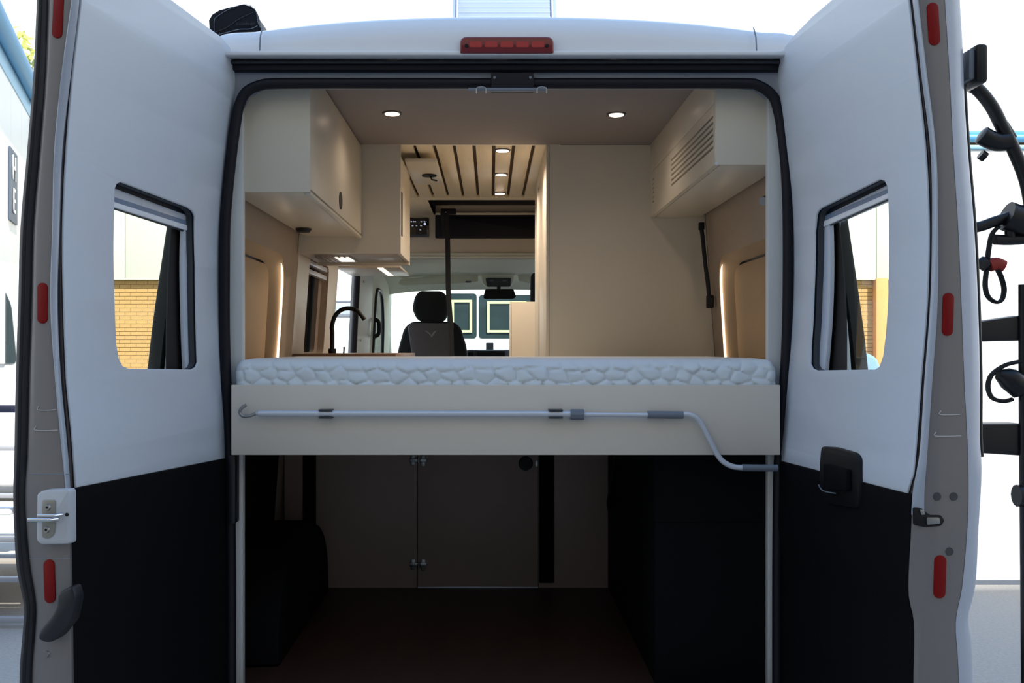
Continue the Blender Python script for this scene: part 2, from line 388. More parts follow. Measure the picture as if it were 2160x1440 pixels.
# ------------------------------------------------------------------ the van body
van = empty('camper_van', (0, 0, 0), 'white high-roof camper van with both rear doors swung open', 'van')
Xb = interp([(.25, .97), (.6, 1.0), (1.0, 1.015), (1.5, 1.0), (1.94, .955), (2.2, .925), (2.36, .9), (2.46, .86)])
def side_fn(s): return lambda u, v, w: (s * (Xb(v) - w), u, v)
slide = round_poly([(2.36, .6), (3.95, .6), (3.95, 2.2), (2.36, 2.2)], .06)
cabwin = round_poly([(4.05, 1.35), (4.85, 1.35), (4.7, 2.0), (4.05, 2.05)], .08)
kwin = round_poly([(1.5, 1.45), (2.12, 1.45), (2.12, 2.0), (1.5, 2.0)], .05)
for s in (-1, 1):
    plate('side_panel', [(.0, .3), (5.3, .3), (5.3, 1.3), (4.95, 2.2), (4.6, 2.44), (0, 2.44)], side_fn(s), .02, m_white, van, cuts=24,
          holes=[slide, cabwin, kwin] if s < 0 else [cabwin])
    fl = plate('sleeping_flare', round_poly([(.0, 1.25), (1.35, 1.25), (1.35, 2.08), (.0, 2.08)], [.02, .2, .2, .02]),
               lambda u, v, w, s=s: (s * (interp([(1.25, 1.055), (1.49, 1.053), (1.94, .992), (2.08, .968)])(v) - w), u - .004, v),   .04, M('flare_black', (18, 20, 22), .5), van, cuts=10, bev=.012)
# roof: cross-section swept forward, rear edge rolled down to the header lip
def ztop(x): return 2.537 - .040 * (min(abs(x), .74) / .74) ** 2.4 - max(0, abs(x) - .83) * .6
bm = bmesh.new(); rows = []
prof = [(-.045, 0, 2.396), (-.05, 0, 2.412)]
NX = 60
ys = [(-.048, .0), (-.046, .25), (-.04, .5), (-.025, .75), (.0, .88), (.035, .96), (.08, 1.0), (.5, 1.03), (1.5, 1.06), (3.2, 1.07), (4.0, .95), (4.7, .25)]
for (yy, f) in ys:
    row = []
    for i in range(NX + 1):
        x = -.93 + 1.86 * i / NX
        zt = ztop(x); z = 2.405 + (zt - 2.405) * f
        bow = .05 * (abs(x) / .93) ** 3
        row.append(bm.verts.new((x, yy + bow, max(z, 2.4))))
    rows.append(row)
for a, b in zip(rows, rows[1:]):
    for i in range(NX): bm.faces.new((a[i], a[i + 1], b[i + 1], b[i]))
link('roof', bm, m_white, van, 60)
# rear roof corner caps beside the seams, a touch lower than the roof pressing
for s in (-1, 1):
    tube('roof_seam', [(s * .712, -.047, 2.41), (s * .712, -.04, 2.45), (s * .712, -.015, 2.485)], .0022, m_greyp, van, 6)
box('rain_gutter', (-.93, -.06, 2.393), (.93, .0, 2.407), m_white, van, .005)
box('header_gasket', (-.90, -.012, 2.363), (.90, .05, 2.394), m_gasket, van, .006)
tube('header_gasket_bead', [(-.9, -.02, 2.384), (.9, -.02, 2.384)], .006, m_rubber, van, 8)
# body frame around the opening
open_px = [(487, 1470), (487, 1250), (486, 1100), (485, 960), (481, 880), (477, 800), (474, 693), (474, 580), (475, 480), (480, 410), (485, 360), (492, 300), (499, 250), (505, 222), (519, 195), (549, 180), (595, 176), (800, 176),
           (1068, 176), (1350, 176), (1560, 176), (1600, 181), (1630, 203), (1642, 235), (1649, 275), (1656, 335), (1660, 402), (1662, 480), (1662, 600), (1660, 700), (1656, 790), (1650, 880), (1645, 950), (1642, 1010), (1640, 1200), (1640, 1470)]
opening = [U(x, y, 2.895) for x, y in open_px]
op2 = [(p.x, p.z) for p in opening]
frame_out = [(s * Xb(z) if s > 0 else -Xb(z), z) for s, zs in ((1, (.3, .8, 1.3, 1.8, 2.2, 2.39)), (-1, (2.39, 2.2, 1.8, 1.3, .8, .3))) for z in zs]
low = [(op2[0][0], .5)] + op2 + [(op2[-1][0], .5)]
plate('rear_frame', frame_out, XZ(.012), .05, M('frame_shaded_white', (140, 147, 160), .35), van, holes=[low], bev=0)  # darker tone puts the deep shade of the recess into the colour
tube('opening_seal', smooth_path([Vector((p.x, -.006, p.z)) for p in opening], 4), .0158, m_gasket, van, 10, label='dark rubber seal around the rear opening')
box('rear_sill', (-.95, -.06, .42), (.95, .03, .555), m_black, van, .01)
for s in (-1, 1):
    plate('tail_lamp', round_poly([(s * .855, 1.15), (s * 1.0, 1.15), (s * .965, 2.0), (s * .855, 2.1)], .02), XZ(-.006), .02, M('lamp_black', (24, 22, 22), .5), van, bev=.004)
    for z_ in (1.15, .45):
        box('door_hinge', (s * .797 - .011, -.03, z_ - .1), (s * .797 + .011, .02, z_ + .1), m_rubber, van, .006)
# door check seal visible beside the seal, lower part
for s in (-1, 1): pass
# header lock striker
lk = box('lock_striker_bracket', tuple(U(1036, 192, 2.872)[i] if i != 1 else -.03 for i in range(3)), tuple(U(1126, 153, 2.872)[i] if i != 1 else -.004 for i in range(3)), m_gasket, van, .003)
a = U(988, 192, 2.87); b = U(1150, 186, 2.87)
box('striker_plate', (a.x, -.036, a.z), (b.x, -.024, b.z), m_greyp, lk, .001)
for c in (1015, 1143):
    l = U(c - 10, 197, 2.855); t_ = U(c - 8, 185, 2.855); t2 = U(c + 8, 185, 2.855); r_ = U(c + 10, 197, 2.855)
    tube('striker_loop', smooth_path([l, t_ , t2, r_], 4), .0022, m_steel, lk, 8)
for c in (1043, 1119):
    p = U(c, 162, 2.86); disc('bolt', (p.x, -.034, p.z), .004, (0, 1, 0), .006, m_greyp, lk, 10)
for x0, x1 in ((967, 1034), (1127, 1168)):
    a = U(x0, 165, 2.88); b = U(x1, 161, 2.88)
    box('striker_shim', (a.x, -.014, a.z), (b.x, -.006, b.z), m_greyp, lk, .0005)
# brake light
a = U(970, 113, 2.84); b = U(1168, 78, 2.84)
bl = plate('brake_light', round_poly([(a.x, a.z), (b.x, a.z), (b.x, b.z), (a.x, b.z)], [.006, .006, .024, .024]), XZ(-.066), .03, m_lamp, van, bev=.005, seg=3, label='red high-level brake light')
for k in range(5):
    x_ = a.x + .045 + k * (b.x - a.x - .09) / 4; zc_ = (a.z + b.z) / 2
    plate('light_segment', round_poly([(x_ - .018, zc_ - .008), (x_ + .018, zc_ - .008), (x_ + .018, zc_ + .009), (x_ - .018, zc_ + .009)], .003), XZ(-.068), .003, M('lamp_segment', (165, 10, 20), .2, coat=.6), bl)
for c in (984, 1154):
    p = U(c, 96, 2.83); disc('screw', (p.x, -.0695, p.z), .005, (0, 1, 0), .004, m_black, bl, 12)

# ------------------------------------------------------------------ rear doors
HX = {-1: -.817, 1: .813}; TH = {-1: math.radians(10.7), 1: math.radians(5.1)}
class Door:
    def __init__(d, s):
        d.s = s; d.H = Vector((HX[s], 0, 0)); th = TH[s]
        d.T = Vector((s * math.sin(th), -math.cos(th), 0)); d.N = Vector((s * math.cos(th), math.sin(th), 0))
    def P(d, t, w, z): return d.H + d.T * t + d.N * w + Vector((0, 0, z))
    def ray(d, px, py): return Vector(((px - PX) / F, 1, (PY - py) / F))
    def on_panel(d, px, py, dw=0.0):
        """(t, z) of a pixel on the bent inner surface, dw behind it"""
        r = d.ray(px, py); w = dw
        for _ in range(8):
            lam = (w - d.N.dot(CAM - d.H)) / d.N.dot(r); p = CAM + r * lam; w = d.W(p.z) + dw
        return (d.T.dot(p - d.H), p.z)
    def on_edge(d, px, py, t):
        """(w, z) of a pixel on the plane across the door at distance t from the hinge"""
        r = d.ray(px, py); lam = (t - d.T.dot(CAM - d.H)) / d.T.dot(r); p = CAM + r * lam
        return (d.N.dot(p - d.H), p.z)
    def wline(d, pts, t):
        tab = []
        for px, py in pts:
            w, z = d.on_edge(px, py, t); tab.append((z, w))
        return interp(tab)

SPEC = {
 -1: dict(
  L0=[(173, 0), (155, 160), (142, 320), (135, 480), (137, 640), (143, 800), (153, 940), (154, 1040), (154, 1180), (156, 1440)],
  L1=[(166, 0), (147, 160), (130, 320), (124, 480), (120, 640), (127, 800), (141, 950), (147, 1040), (149, 1120), (151, 1200), (154, 1440)],
  L2=[(156, 0), (134, 160), (119, 320), (115, 480), (111, 640), (121, 800), (135, 950), (144, 1040), (147, 1120), (149, 1200), (152, 1440)],
  L3=[(102, 0), (96, 160), (84, 320), (71, 480), (67, 640), (62, 800), (58, 960), (53, 1040), (57, 1120), (65, 1200), (72, 1240), (77, 1280), (75, 1330), (69, 1400), (68, 1440)],
  L4=[(78, 0), (70, 160), (57, 320), (43, 480), (38, 640), (33, 800), (30, 960), (28, 1040), (30, 1120), (35, 1200), (43, 1240), (51, 1280), (48, 1330), (42, 1400), (41, 1440)],
  panel=[(173, -115), (173, 0), (155, 160), (142, 320), (135, 480), (137, 640), (143, 800), (157, 960), (161, 1029), (484, 965), (482, 930), (478, 890), (468, 720), (463, 560), (465, 470), (470, 400), (481, 320), (490, 250), (494, 213), (497, 172), (495, 135), (486, 100), (468, 78), (443, 60), (363, 0), (225, -105)],
  black=[(149, 1031), (485, 966), (486, 1100), (489, 1250), (492, 1440), (494, 1530), (156, 1530), (155, 1440), (152, 1180)],
  hole=[(243, 398), (247, 388), (256, 384), (396, 437), (407, 445), (412, 456), (414, 560), (416, 700), (418, 764), (414, 774), (405, 779), (272, 777), (259, 771), (251, 755), (246, 725), (242, 620), (241, 480)],
  cass=[(228, 390), (420, 462), (420, 492), (228, 430)], lip=[(228, 421), (420, 483), (420, 494), (228, 433)],
  side=[(389, 470), (405, 476), (409, 800), (394, 800)], sash=[(405, 470), (424, 480), (424, 800), (409, 800)]),
 1: dict(
  L0=[(1915, 0), (1933, 160), (1950, 320), (1956, 480), (1952, 640), (1939, 800), (1926, 960), (1918, 1040), (1918, 1120), (1916, 1253), (1926, 1313), (1925, 1440)],
  L1=[(1926, 0), (1945, 160), (1964, 320), (1967, 480), (1963, 640), (1951, 800), (1940, 960), (1926, 1040), (1922, 1120), (1917, 1253), (1928, 1313), (1927, 1440)],
  L2=[(1932, 0), (1951, 160), (1970, 320), (1974, 480), (1973, 640), (1962, 800), (1951, 960), (1945, 1040), (1945, 1120), (1945, 1253), (1940, 1320), (1933, 1440)],
  L3=[(1997, 0), (2007, 160), (2015, 320), (2025, 480), (2032, 640), (2038, 800), (2045, 940), (2047, 1040), (2044, 1120), (2033, 1240), (2020, 1310), (2024, 1380), (2027, 1440)],
  L4=[(2030, 0), (2036, 100), (2039, 200), (2047, 320), (2060, 480), (2068, 640), (2072, 800), (2072, 930), (2076, 990), (2069, 1120), (2062, 1240), (2047, 1305), (2053, 1350), (2057, 1440)],
  panel=[(1915, -115), (1915, 0), (1933, 160), (1950, 320), (1957, 480), (1953, 640), (1940, 800), (1928, 960), (1924, 1000), (1912, 1041), (1645, 972), (1648, 940), (1657, 850), (1667, 740), (1671, 640), (1673, 560), (1673, 480), (1670, 427), (1663, 360), (1655, 300), (1645, 220), (1642, 187), (1641, 152), (1645, 122), (1655, 98), (1672, 76), (1713, 34), (1753, 0), (1880, -115)],
  black=[(1921, 1043), (1645, 973), (1641, 1000), (1641, 1130), (1638, 1300), (1636, 1440), (1635, 1530), (1925, 1530), (1925, 1440), (1927, 1313), (1918, 1280), (1915, 1253), (1919, 1120)],
  hole=[(1721, 456), (1724, 446), (1731, 439), (1855, 379), (1865, 382), (1871, 394), (1873, 430), (1874, 560), (1872, 640), (1867, 710), (1862, 750), (1854, 773), (1844, 779), (1722, 781), (1713, 777), (1708, 767), (1709, 728), (1715, 609), (1718, 489)],
  cass=[(1712, 467), (1886, 381), (1886, 410), (1712, 486)], lip=[(1712, 477), (1886, 401), (1886, 412), (1712, 489)],
  side=[(1733, 470), (1749, 465), (1738, 800), (1722, 800)], sash=[(1712, 480), (1733, 470), (1722, 800), (1700, 800)]),
}
def sidx(poly): return poly
DOORS = {}
for s in (-1, 1):
    D = Door(s); Q = SPEC[s]; DOORS[s] = D
    D.W = D.wline(Q['L0'], .75)
    W1 = D.wline(Q['L1'], .765); W2 = D.wline(Q['L2'], .772); W3 = D.wline(Q['L3'], .774); W4 = D.wline(Q['L4'], .765 if s > 0 else .775)
    D.W1, D.W2, D.W3, D.W4 = W1, W2, W3, W4
    side_word = 'left' if s < 0 else 'right'
    # hollow edge pressing of the door, lofted down its free edge
    ztopd, zbotd = 2.47, .80
    bm = bmesh.new(); rows = []
    NZ = 90
    for i in range(NZ + 1):
        z = zbotd + (ztopd - zbotd) * i / NZ
        w0, w1, w2, w3, w4 = D.W(z), W1(z), W2(z), W3(z), W4(z)
        wo = w4 - (.010 if s < 0 else 0)
        sec = [(.70, w1 + .02), (.752, w1 + .02), (.756, w1 + .004), (.765, w1), (.771, (w1 + w2) / 2), (.773, w2), (.775, w2 + .004)]
        if s < 0: sec += [(.775, w3 - .004), (.772, w3 + .002), (.765, wo - .004), (.755, wo), (.70, wo)]
        else: sec += [(.775, w3 - .006), (.773, w3), (.768, w3 + (w4 - w3) * .4), (.762, w4 - .008), (.755, w4 - .002), (.74, w4), (.70, w4)]
        rows.append([bm.verts.new(D.P(t, w, z)) for t, w in sec])
    for a, b in zip(rows, rows[1:]):
        n = len(a)
        for i in range(n): bm.faces.new((a[i], a[(i + 1) % n], b[(i + 1) % n], b[i]))
    bm.faces.new(rows[0]); bm.faces.new(rows[-1])
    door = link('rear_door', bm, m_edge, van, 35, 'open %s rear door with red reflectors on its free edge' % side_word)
    def strip(nm, secf, mt, z0=zbotd, z1=ztopd):
        bm = bmesh.new(); rr_ = []
        for i in range(NZ + 1):
            z = z0 + (z1 - z0) * i / NZ; rr_.append([bm.verts.new(D.P(t, w, z)) for t, w in secf(z)])
        for a, b in zip(rr_, rr_[1:]):
            for i in range(len(a) - 1): bm.faces.new((a[i], a[i + 1], b[i + 1], b[i]))
        return link(nm, bm, mt, door, 40)
    strip('edge_flange', lambda z: [(.757, W1(z) + .003), (.766, W1(z) - .0015), (.773, (W1(z) + W2(z)) / 2 - .0012), (.7765, W2(z) + .0005), (.776, W2(z) + .003)], M('flange_skylit_tone', (160, 169, 182), .3, coat=.4), z0=1.2)  # lighter bluish tone paints skylight onto the flange
    if s > 0: strip('outer_return', lambda z: [(.7755, W3(z) - .005), (.7745, W3(z) + .001), (.7695, W3(z) + (W4(z) - W3(z)) * .42), (.7635, W4(z) - .007), (.756, W4(z))], M('return_skylit_tone', (178, 186, 200), .3, coat=.4))  # outer chamfer coloured paler and bluer to imitate light from the sky
    # outer skin with window hole
    hole_tz = [D.on_panel(x, y, 0) for x, y in Q['hole']]
    ct = sum(p[0] for p in hole_tz) / len(hole_tz); cz = sum(p[1] for p in hole_tz) / len(hole_tz)
    big = [(ct + (t - ct) * 1.12, cz + (z - cz) * 1.08) for t, z in hole_tz]
    out_tz = [D.on_panel(x, y, 0) for x, y in Q['panel'] if y < 1000]
    tmin = .0
    top_tz = [p for p in [D.on_panel(x, y, 0) for x, y in Q['panel'][-6:]]]
    skin = [(.755, .82), (.755, 2.44)] + [(.60, 2.44), (max(.06, top_tz[-2][0] - .0), 2.36), (.02, 2.24), (.02, .82)]
    plate('outer_skin', skin, lambda u, v, w: D.P(u, W4(v) - .012 - w, v), .008, m_white, door, holes=[big], cuts=40)
    # inner white panel, lower black panel
    pan = [D.on_panel(x, y) for x, y in Q['panel']]
    plate('inner_panel', pan, lambda u, v, w: D.P(u, D.W(v) + w, v), .005, m_panel, door, holes=[hole_tz], bev=.003, seg=3, cuts=60, label='pale upper lining panel with window cut-out')
    blk = [D.on_panel(x, y, -.004) for x, y in Q['black']]
    plate('lower_panel', blk, lambda u, v, w: D.P(u, D.W(v) - .004 + w, v), .026, m_blackcarpet, door, bev=.003, cuts=24, label='black lower lining panel')
    # blind frame inside the window
    inn = hole_tz
    ring_o = [(ct + (t - ct) * 1.09, cz + (z - cz) * 1.06) for t, z in hole_tz]
    ring_i = [(ct + (t - ct) * 1.0, cz + (z - cz) * 1.0) for t, z in hole_tz]
    plate('window_frame', ring_o, lambda u, v, w: D.P(u, D.W(v) + .011 + w, v), .016, m_darkgrey, door, holes=[ring_i], cuts=30, label='dark grey window frame')
    BORD = {-1: [(367, 430), (426, 450), (428, 805), (352, 800)], 1: [(1700, 440), (1763, 430), (1784, 800), (1692, 805)]}[s]
    def dplate(nm, px, dw, th, mt, bev=.002):
        pts = [D.on_panel(x, y, dw) for x, y in px]
        return plate(nm, pts, lambda u, v, w: D.P(u, D.W(v) + dw + w, v), th, mt, door, bev=bev, cuts=12)
    (ax, ay), (bx, by) = Q['cass'][0], Q['cass'][1]
    dplate('headbox_shadow_plate', [(ax, ay - 34), (bx, by - 34), (bx, by + 8), (ax, ay + 8)], .040, .01, m_darkgrey, 0)  # dark headbox plate, also standing in for the shadow line above the cassette
    dplate('blind_cassette', Q['cass'], .028, .03, m_alu2, .006)
    dplate('blind_pull_bar', Q['lip'], .024, .008, M('blind_bar', (238, 242, 250), .3), .002)
    dplate('glass_border', BORD, .052, .004, M('glass_border_brown', (40, 36, 36), .6), 0)
    (a1, b1), (a2, b2) = Q['lip'][3], Q['lip'][2]
    dplate('cassette_groove', [(a1, b1 - 22), (a2, b2 - 20), (a2, b2 - 10), (a1, b1 - 12)], .0265, .004, M('cassette_blue_grey', (120, 140, 168), .35), 0)  # darker blue-grey band of the two-tone cassette
    dplate('blind_seal', [(a1, b1 - 1), (a2, b2 - 1), (a2, b2 + 5), (a1, b1 + 4)], .030, .004, m_darkgrey, 0)
    dplate('blind_side_rail', Q['side'], .028, .012, m_alu2, .002)
    dplate('window_sash', Q['sash'], .028, .008, m_darkgrey, .002)
    gl = [(ct + (t - ct) * 1.05, cz + (z - cz) * 1.03) for t, z in hole_tz]
    plate('window_pane', gl, lambda u, v, w: D.P(u, D.W(v) + .066 + w, v), .003, m_glass, door, cuts=16)
    # brown strip painting the shade in the groove between panel and flange
    bm = bmesh.new(); ra = []
    for i in range(61):
        z = 1.22 + (2.45 - 1.22) * i / 60
        ra.append([bm.verts.new(D.P(t, w, z)) for t, w in ((.738, D.W(z) + .008), (.753, D.W(z) + .008), (.753, W1(z) + .018), (.738, W1(z) + .018))])
    for a, b in zip(ra, ra[1:]):
        for i in range(4): bm.faces.new((a[i], a[(i + 1) % 4], b[(i + 1) % 4], b[i]))
    link('groove_shade_strip', bm, M('groove_shade_brown', (70, 62, 62), .7), door, 40)
    # reflectors on the free edge
    def eplate(nm, px, t0, th, mt, bev=.001, par=door, label=None, tref=None):
        pts = [D.on_edge(x, y, tref or t0 + th) for x, y in px]
        return plate(nm, pts, lambda u, v, w: D.P(t0 + th - w, u, v), th, mt, par, bev=bev, label=label)
    def capsule(x0, x1, y0, y1, lean=0):
        r = (x1 - x0) / 2; cx = (x0 + x1) / 2; o = []
        for k in range(13): a_ = math.pi * k / 12; o.append((cx + lean + r * math.cos(a_), y0 + r - r * math.sin(a_)))
        for k in range(13): a_ = math.pi + math.pi * k / 12; o.append((cx - lean + r * math.cos(a_), y1 - r - r * math.sin(a_)))
        return o
    refl = {-1: [(111, 132, -28, 80, 2), (78, 99, 596, 682, 0), (92, 115, 1180, 1272, -1)], 1: [(1958, 1982, 5, 95, -2), (1989, 2012, 617, 708, 1), (1971, 1996, 1171, 1262, 1)]}[s]
    for (x0, x1, y0, y1, ln) in refl: eplate('reflector', capsule(x0, x1, y0, y1, ln), .775, .003, m_red)
    if s < 0:
        # rubber lip down the outer edge of the left door
        bm = bmesh.new(); rows = []
        for i in range(NZ + 1):
            z = zbotd + (ztopd - zbotd) * i / NZ; w3, w4 = W3(z), W4(z); wd_ = w4 - w3
            rows.append([bm.verts.new(D.P(t, w, z)) for t, w in ((.770, w3 + .001), (.779, w3 + .004), (.782, w3 + wd_ * .3), (.779, w3 + wd_ * .45), (.783, w3 + wd_ * .6), (.781, w3 + wd_ * .85), (.775, w4), (.76, w4 - .001), (.757, w3 + wd_ * .5))])
        for a, b in zip(rows, rows[1:]):
            n = len(a)
            for i in range(n): bm.faces.new((a[i], a[(i + 1) % n], b[(i + 1) % n], b[i]))
        bm.faces.new(rows[0]); bm.faces.new(rows[-1])
        link('edge_seal', bm, m_rubber, door, 40, 'black rubber lip along the free edge')
        lp = eplate('latch_housing', [(p.x, p.y) for p in round_poly([(76, 1040), (92, 1033), (147, 1031), (148, 1148), (84, 1149), (75, 1140)], 9)], .775, .022, M('latch_paint', (188, 192, 198), .3, coat=.4), .007)
        lp2 = eplate('latch_plate', [(p.x, p.y) for p in round_poly([(88, 1054), (117, 1054), (115, 1125), (104, 1136), (88, 1134)], 6)], .796, .003, M('plate_paint', (150, 148, 138), .35, .3), .001)
        for yy in (1070, 1117):
            w, z = D.on_edge(100 if yy < 1100 else 98, yy, .80); disc('screw', D.P(.798, w, z), .008, D.T, .004, m_steel, door, 16, r2=.006)
            disc('screw_socket', D.P(.8005, w, z), .003, D.T, .002, m_black, door, 6)
        for x0, x1, yy, rr_ in ((60, 106, 1096, .0052), (80, 116, 1087, .004)):
            a_ = D.on_edge(x0, yy, .812); b_ = D.on_edge(x1, yy, .812)
            tube('striker_pin', [D.P(.812, *a_), D.P(.812, *b_), D.P(.797, b_[0] - .006, b_[1])], rr_, m_chrome, door, 10)
        w, z = D.on_edge(141, 1085, .797); disc('lock_hole', D.P(.794, w, z), .004, D.T, .004, m_black, door, 10)
        eplate('door_stop_arm', [(p.x, p.y) for p in round_poly([(121, 1250), (152, 1234), (160, 1262), (150, 1310), (120, 1347), (98, 1358), (78, 1348), (82, 1330), (106, 1302), (119, 1278)], 10)], .775, .03, m_rubber, .008, label='black rubber door stop arm')
        w, z = D.on_edge(97, 1379, .776); disc('plug', D.P(.774, w, z), .009, D.T, .004, m_edge, door, 16, r2=.007)
        for yy in (1000, 1178):
            a_ = D.on_edge(62, yy, .7755); b_ = D.on_edge(147, yy, .7755); tube('edge_crease', [D.P(.7745, a_[0], a_[1]), D.P(.7745, b_[0], b_[1])], .0012, m_greyp, door, 6)
    else:
        for (x, y) in ((1977, 1047), (2012, 1047), (2003, 1163)):
            w, z = D.on_edge(x, y, .776); disc('plug', D.P(.774, w, z), .0095, D.T, .003, m_screw, door, 18, r2=.0085)
        eplate('latch_recess', [(p.x, p.y) for p in round_poly([(1927, 1070), (1942, 1071), (1962, 1086), (1985, 1086), (1993, 1098), (1985, 1109), (1952, 1112), (1928, 1107)], 4)], .773, .004, m_black, .001, label='black latch recess in the door edge')
        eplate('latch_claw', [(p.x, p.y) for p in round_poly([(1955, 1091), (1982, 1091), (1984, 1104), (1956, 1107)], 3)], .777, .004, m_steel, .001)
        eplate('latch_tongue', [(p.x, p.y) for p in round_poly([(1940, 1074), (1950, 1076), (1952, 1085), (1944, 1086)], 2)], .777, .003, m_steel, .001)
        pts = [D.on_panel(x, y, -.013) for x, y in ((1731, 941), (1760, 943), (1800, 955), (1809, 966), (1811, 1040), (1806, 1072), (1740, 1062), (1728, 1030))]
        hd = plate('door_handle', round_poly(pts, .012), lambda u, v, w: D.P(u, D.W(v) - .013 + w, v), .03, m_black, door, bev=.005, cuts=8, label='black moulded inside pull handle')
        pts = [D.on_panel(x, y, -.021) for x, y in ((1741, 978), (1790, 990), (1790, 1035), (1741, 1030))]
        plate('handle_lever', round_poly(pts, .006), lambda u, v, w: D.P(u, D.W(v) - .026 + w, v), .01, m_blackcarpet, door, bev=.002)
        pp = [D.on_panel(x, y, -.022) for x, y in ((1727, 1022), (1734, 1033), (1748, 1038), (1763, 1040))]
        tube('handle_trim', smooth_path([D.P(t, D.W(z) - .0225, z) for t, z in pp], 4), .0016, m_greyp, door, 8)
    for yy, x0, x1 in ((864, 82, 118), (907, 76, 122)) if s < 0 else ((874, 1985, 2025), (919, 1975, 2028)):
        a_ = D.on_edge(x0, yy, .776); b_ = D.on_edge(x1, yy, .776)
        tube('edge_dimple_glint', smooth_path([D.P(.7755, a_[0], a_[1] + .008), D.P(.776, a_[0] + .003 * -s, a_[1]), D.P(.776, (a_[0] + b_[0]) / 2, a_[1] - .001), D.P(.7755, b_[0], b_[1])], 4), .0011, M('edge_shine', (190, 186, 184), .3), door, 6)  # pale line paints a glint along the door edge dimple

# ------------------------------------------------------------------ roof fittings
aw = empty('awning_cassette', (-.89, .4, 2.49), 'black wind-out awning case on the left roof edge', 'awning')
awp = [(441, 60), (440, 42), (447, 30), (462, 21), (480, 16), (500, 11), (514, 9), (528, 12), (538, 20), (543, 32), (546, 50), (554, 62), (563, 74), (556, 82), (470, 82)]
pts = [(U(x, y, 3.3).x, U(x, y, 3.3).z) for x, y in awp]
plate('end_cap', pts, XZ(.4), .03, M('awning_plastic', (16, 20, 30), .6, var=.05, spec=.2), aw, bev=.004)
pts2 = [((x + .895) * .93 - .895, (z - 2.63) * .9 + 2.63) for x, z in pts]
plate('case', pts2, XZ(.43), 3.6, m_gasket, aw)
gx = [(454, 68), (478, 58), (498, 44), (512, 36), (534, 26)]
tube('cap_ridge', smooth_path([U(x, y, 3.298) for x, y in gx], 4), .0009, m_darkgrey, aw, 6)
tube('cap_ridge', smooth_path([U(x, y, 3.298) for x, y in ((452, 75), (480, 68), (505, 62), (528, 61), (543, 54))], 4), .0012, m_greyp, aw, 6)
tube('cap_rim', smooth_path([U(x, y, 3.298) for x, y in ((452, 74), (452, 44), (458, 35), (480, 21), (510, 10), (528, 12), (540, 24), (545, 50), (560, 72))], 4), .0009, m_greyp, aw, 6)
p = U(518, 51, 3.296); text_mesh('maker_text', 'C-LUXEVVET', .011, p, (1, 0, 0), (0, 0, 1), m_darkgrey, aw)
box('roof_bracket', (-.84, .41, 2.49), (-.78, .5, 2.54), m_steel, aw, .004)
sk = empty('roof_skylight', (.02, 1.7, 2.54), 'raised tinted roof skylight lid above the van roof', 'skylight')
a = U(953, 48, 4.6); b = U(1178, -60, 4.6)
m_lid = M('skylight_acrylic', (140, 156, 182), .2, coat=.8, var=.06, scale=3)
plate('lid', round_poly([(a.x, 2.57), (b.x, 2.57), (b.x, 3.25), (a.x, 3.25)], .03), lambda u, v, w: (u, 1.62 + (v - 2.57) * .35 + w, v), .02, m_lid, sk, bev=.006)
for xx in (a.x + .022, b.x - .022): tube('lid_frame', [(xx, 1.605, 2.57), (xx, 1.605 + .66 * .35, 3.23)], .004, m_alu, sk, 8)
for k in range(16):
    z = 2.8 + k * .027; tube('flyscreen_wire', [(a.x + .03, 1.614 + (z - 2.57) * .35, z), (b.x - .03, 1.614 + (z - 2.57) * .35, z)], .0007, m_alu, sk, 5)
box('base_frame', (a.x - .03, 1.55, 2.5), (b.x + .03, 2.2, 2.58), m_wv, sk, .01)

# ------------------------------------------------------------------ bike rack on the right door (outside)
D = DOORS[1]
rk = empty('bike_rack', tuple(D.P(.5, .16, 1.0)), 'black bike rack on the outside of the right rear door', 'bike rack')
DR = 2.36
m_rack = M('rack_black', (24, 25, 28), .35, .2)
def tb(nm, pts, r, mt=m_rack, dd=DR, k=5, flat=None): return tube(nm, smooth_path([U(x, y, dd + (q[0] if q else 0)) for x, y, *q in pts], k), r, mt, rk, 12, flat=flat)
tb('arch_tube', [(2005, 190), (2030, 178), (2048, 181), (2066, 192), (2092, 225), (2115, 270), (2140, 320), (2165, 385), (2180, 470)], .0155)
tb('clamp', [(2068, 283), (2085, 293), (2105, 300), (2128, 298)], [.013] + [.022] * 15, k=5)
tb('clamp_lever', [(2068, 325), (2078, 332)], .012, k=1); tb('clamp_lever', [(2120, 262), (2138, 292)], .009, k=1)
tb('support_arm', [(2000, 492), (2066, 478), (2095, 468), (2125, 458), (2165, 440)], .0125)
tb('clamp_hub', [(2122, 455), (2135, 460), (2150, 465), (2170, 470)], .036, k=3)
tb('cross_tube', [(2098, 505), (2130, 506), (2175, 503)], .0125, k=3)
tb('hub_neck', [(2130, 480), (2131, 505)], .012, k=1)
def bar(y0, y1, y2, y3, x0=1992, x1=2152):
    A = [U(x0, y0, DR), U(x1, y1, DR), U(x1, y2, DR), U(x0, y3, DR)]
    return plate('wheel_rail', [(p.x, p.z) for p in A], XZ(A[0].y), .05, m_rack, rk, bev=.006)
bar(688, 665, 718, 722); bar(894, 893, 961, 951)
tb('side_post', [(2158, 600), (2159, 900), (2162, 1200), (2164, 1500)], .0105, k=2)
tb('post_knob', [(2144, 1045), (2160, 1045)], .026, k=1)
tube('door_rail', [D.P(.74, D.W4(z) + .008, z) for z in [2.13 - .045 * i for i in range(19)]], .0075, m_rack, rk, 8)
box_c = U(2052, 138, 2.18)
box('upper_bracket', (box_c.x - .006, box_c.y - .03, box_c.z - .045), (box_c.x + .02, box_c.y + .08, box_c.z + .04), m_rack, rk, .008)
box('bracket_pad', (box_c.x - .018, box_c.y - .02, box_c.z - .035), (box_c.x - .004, box_c.y + .05, box_c.z + .03), m_greyp, rk, .004)
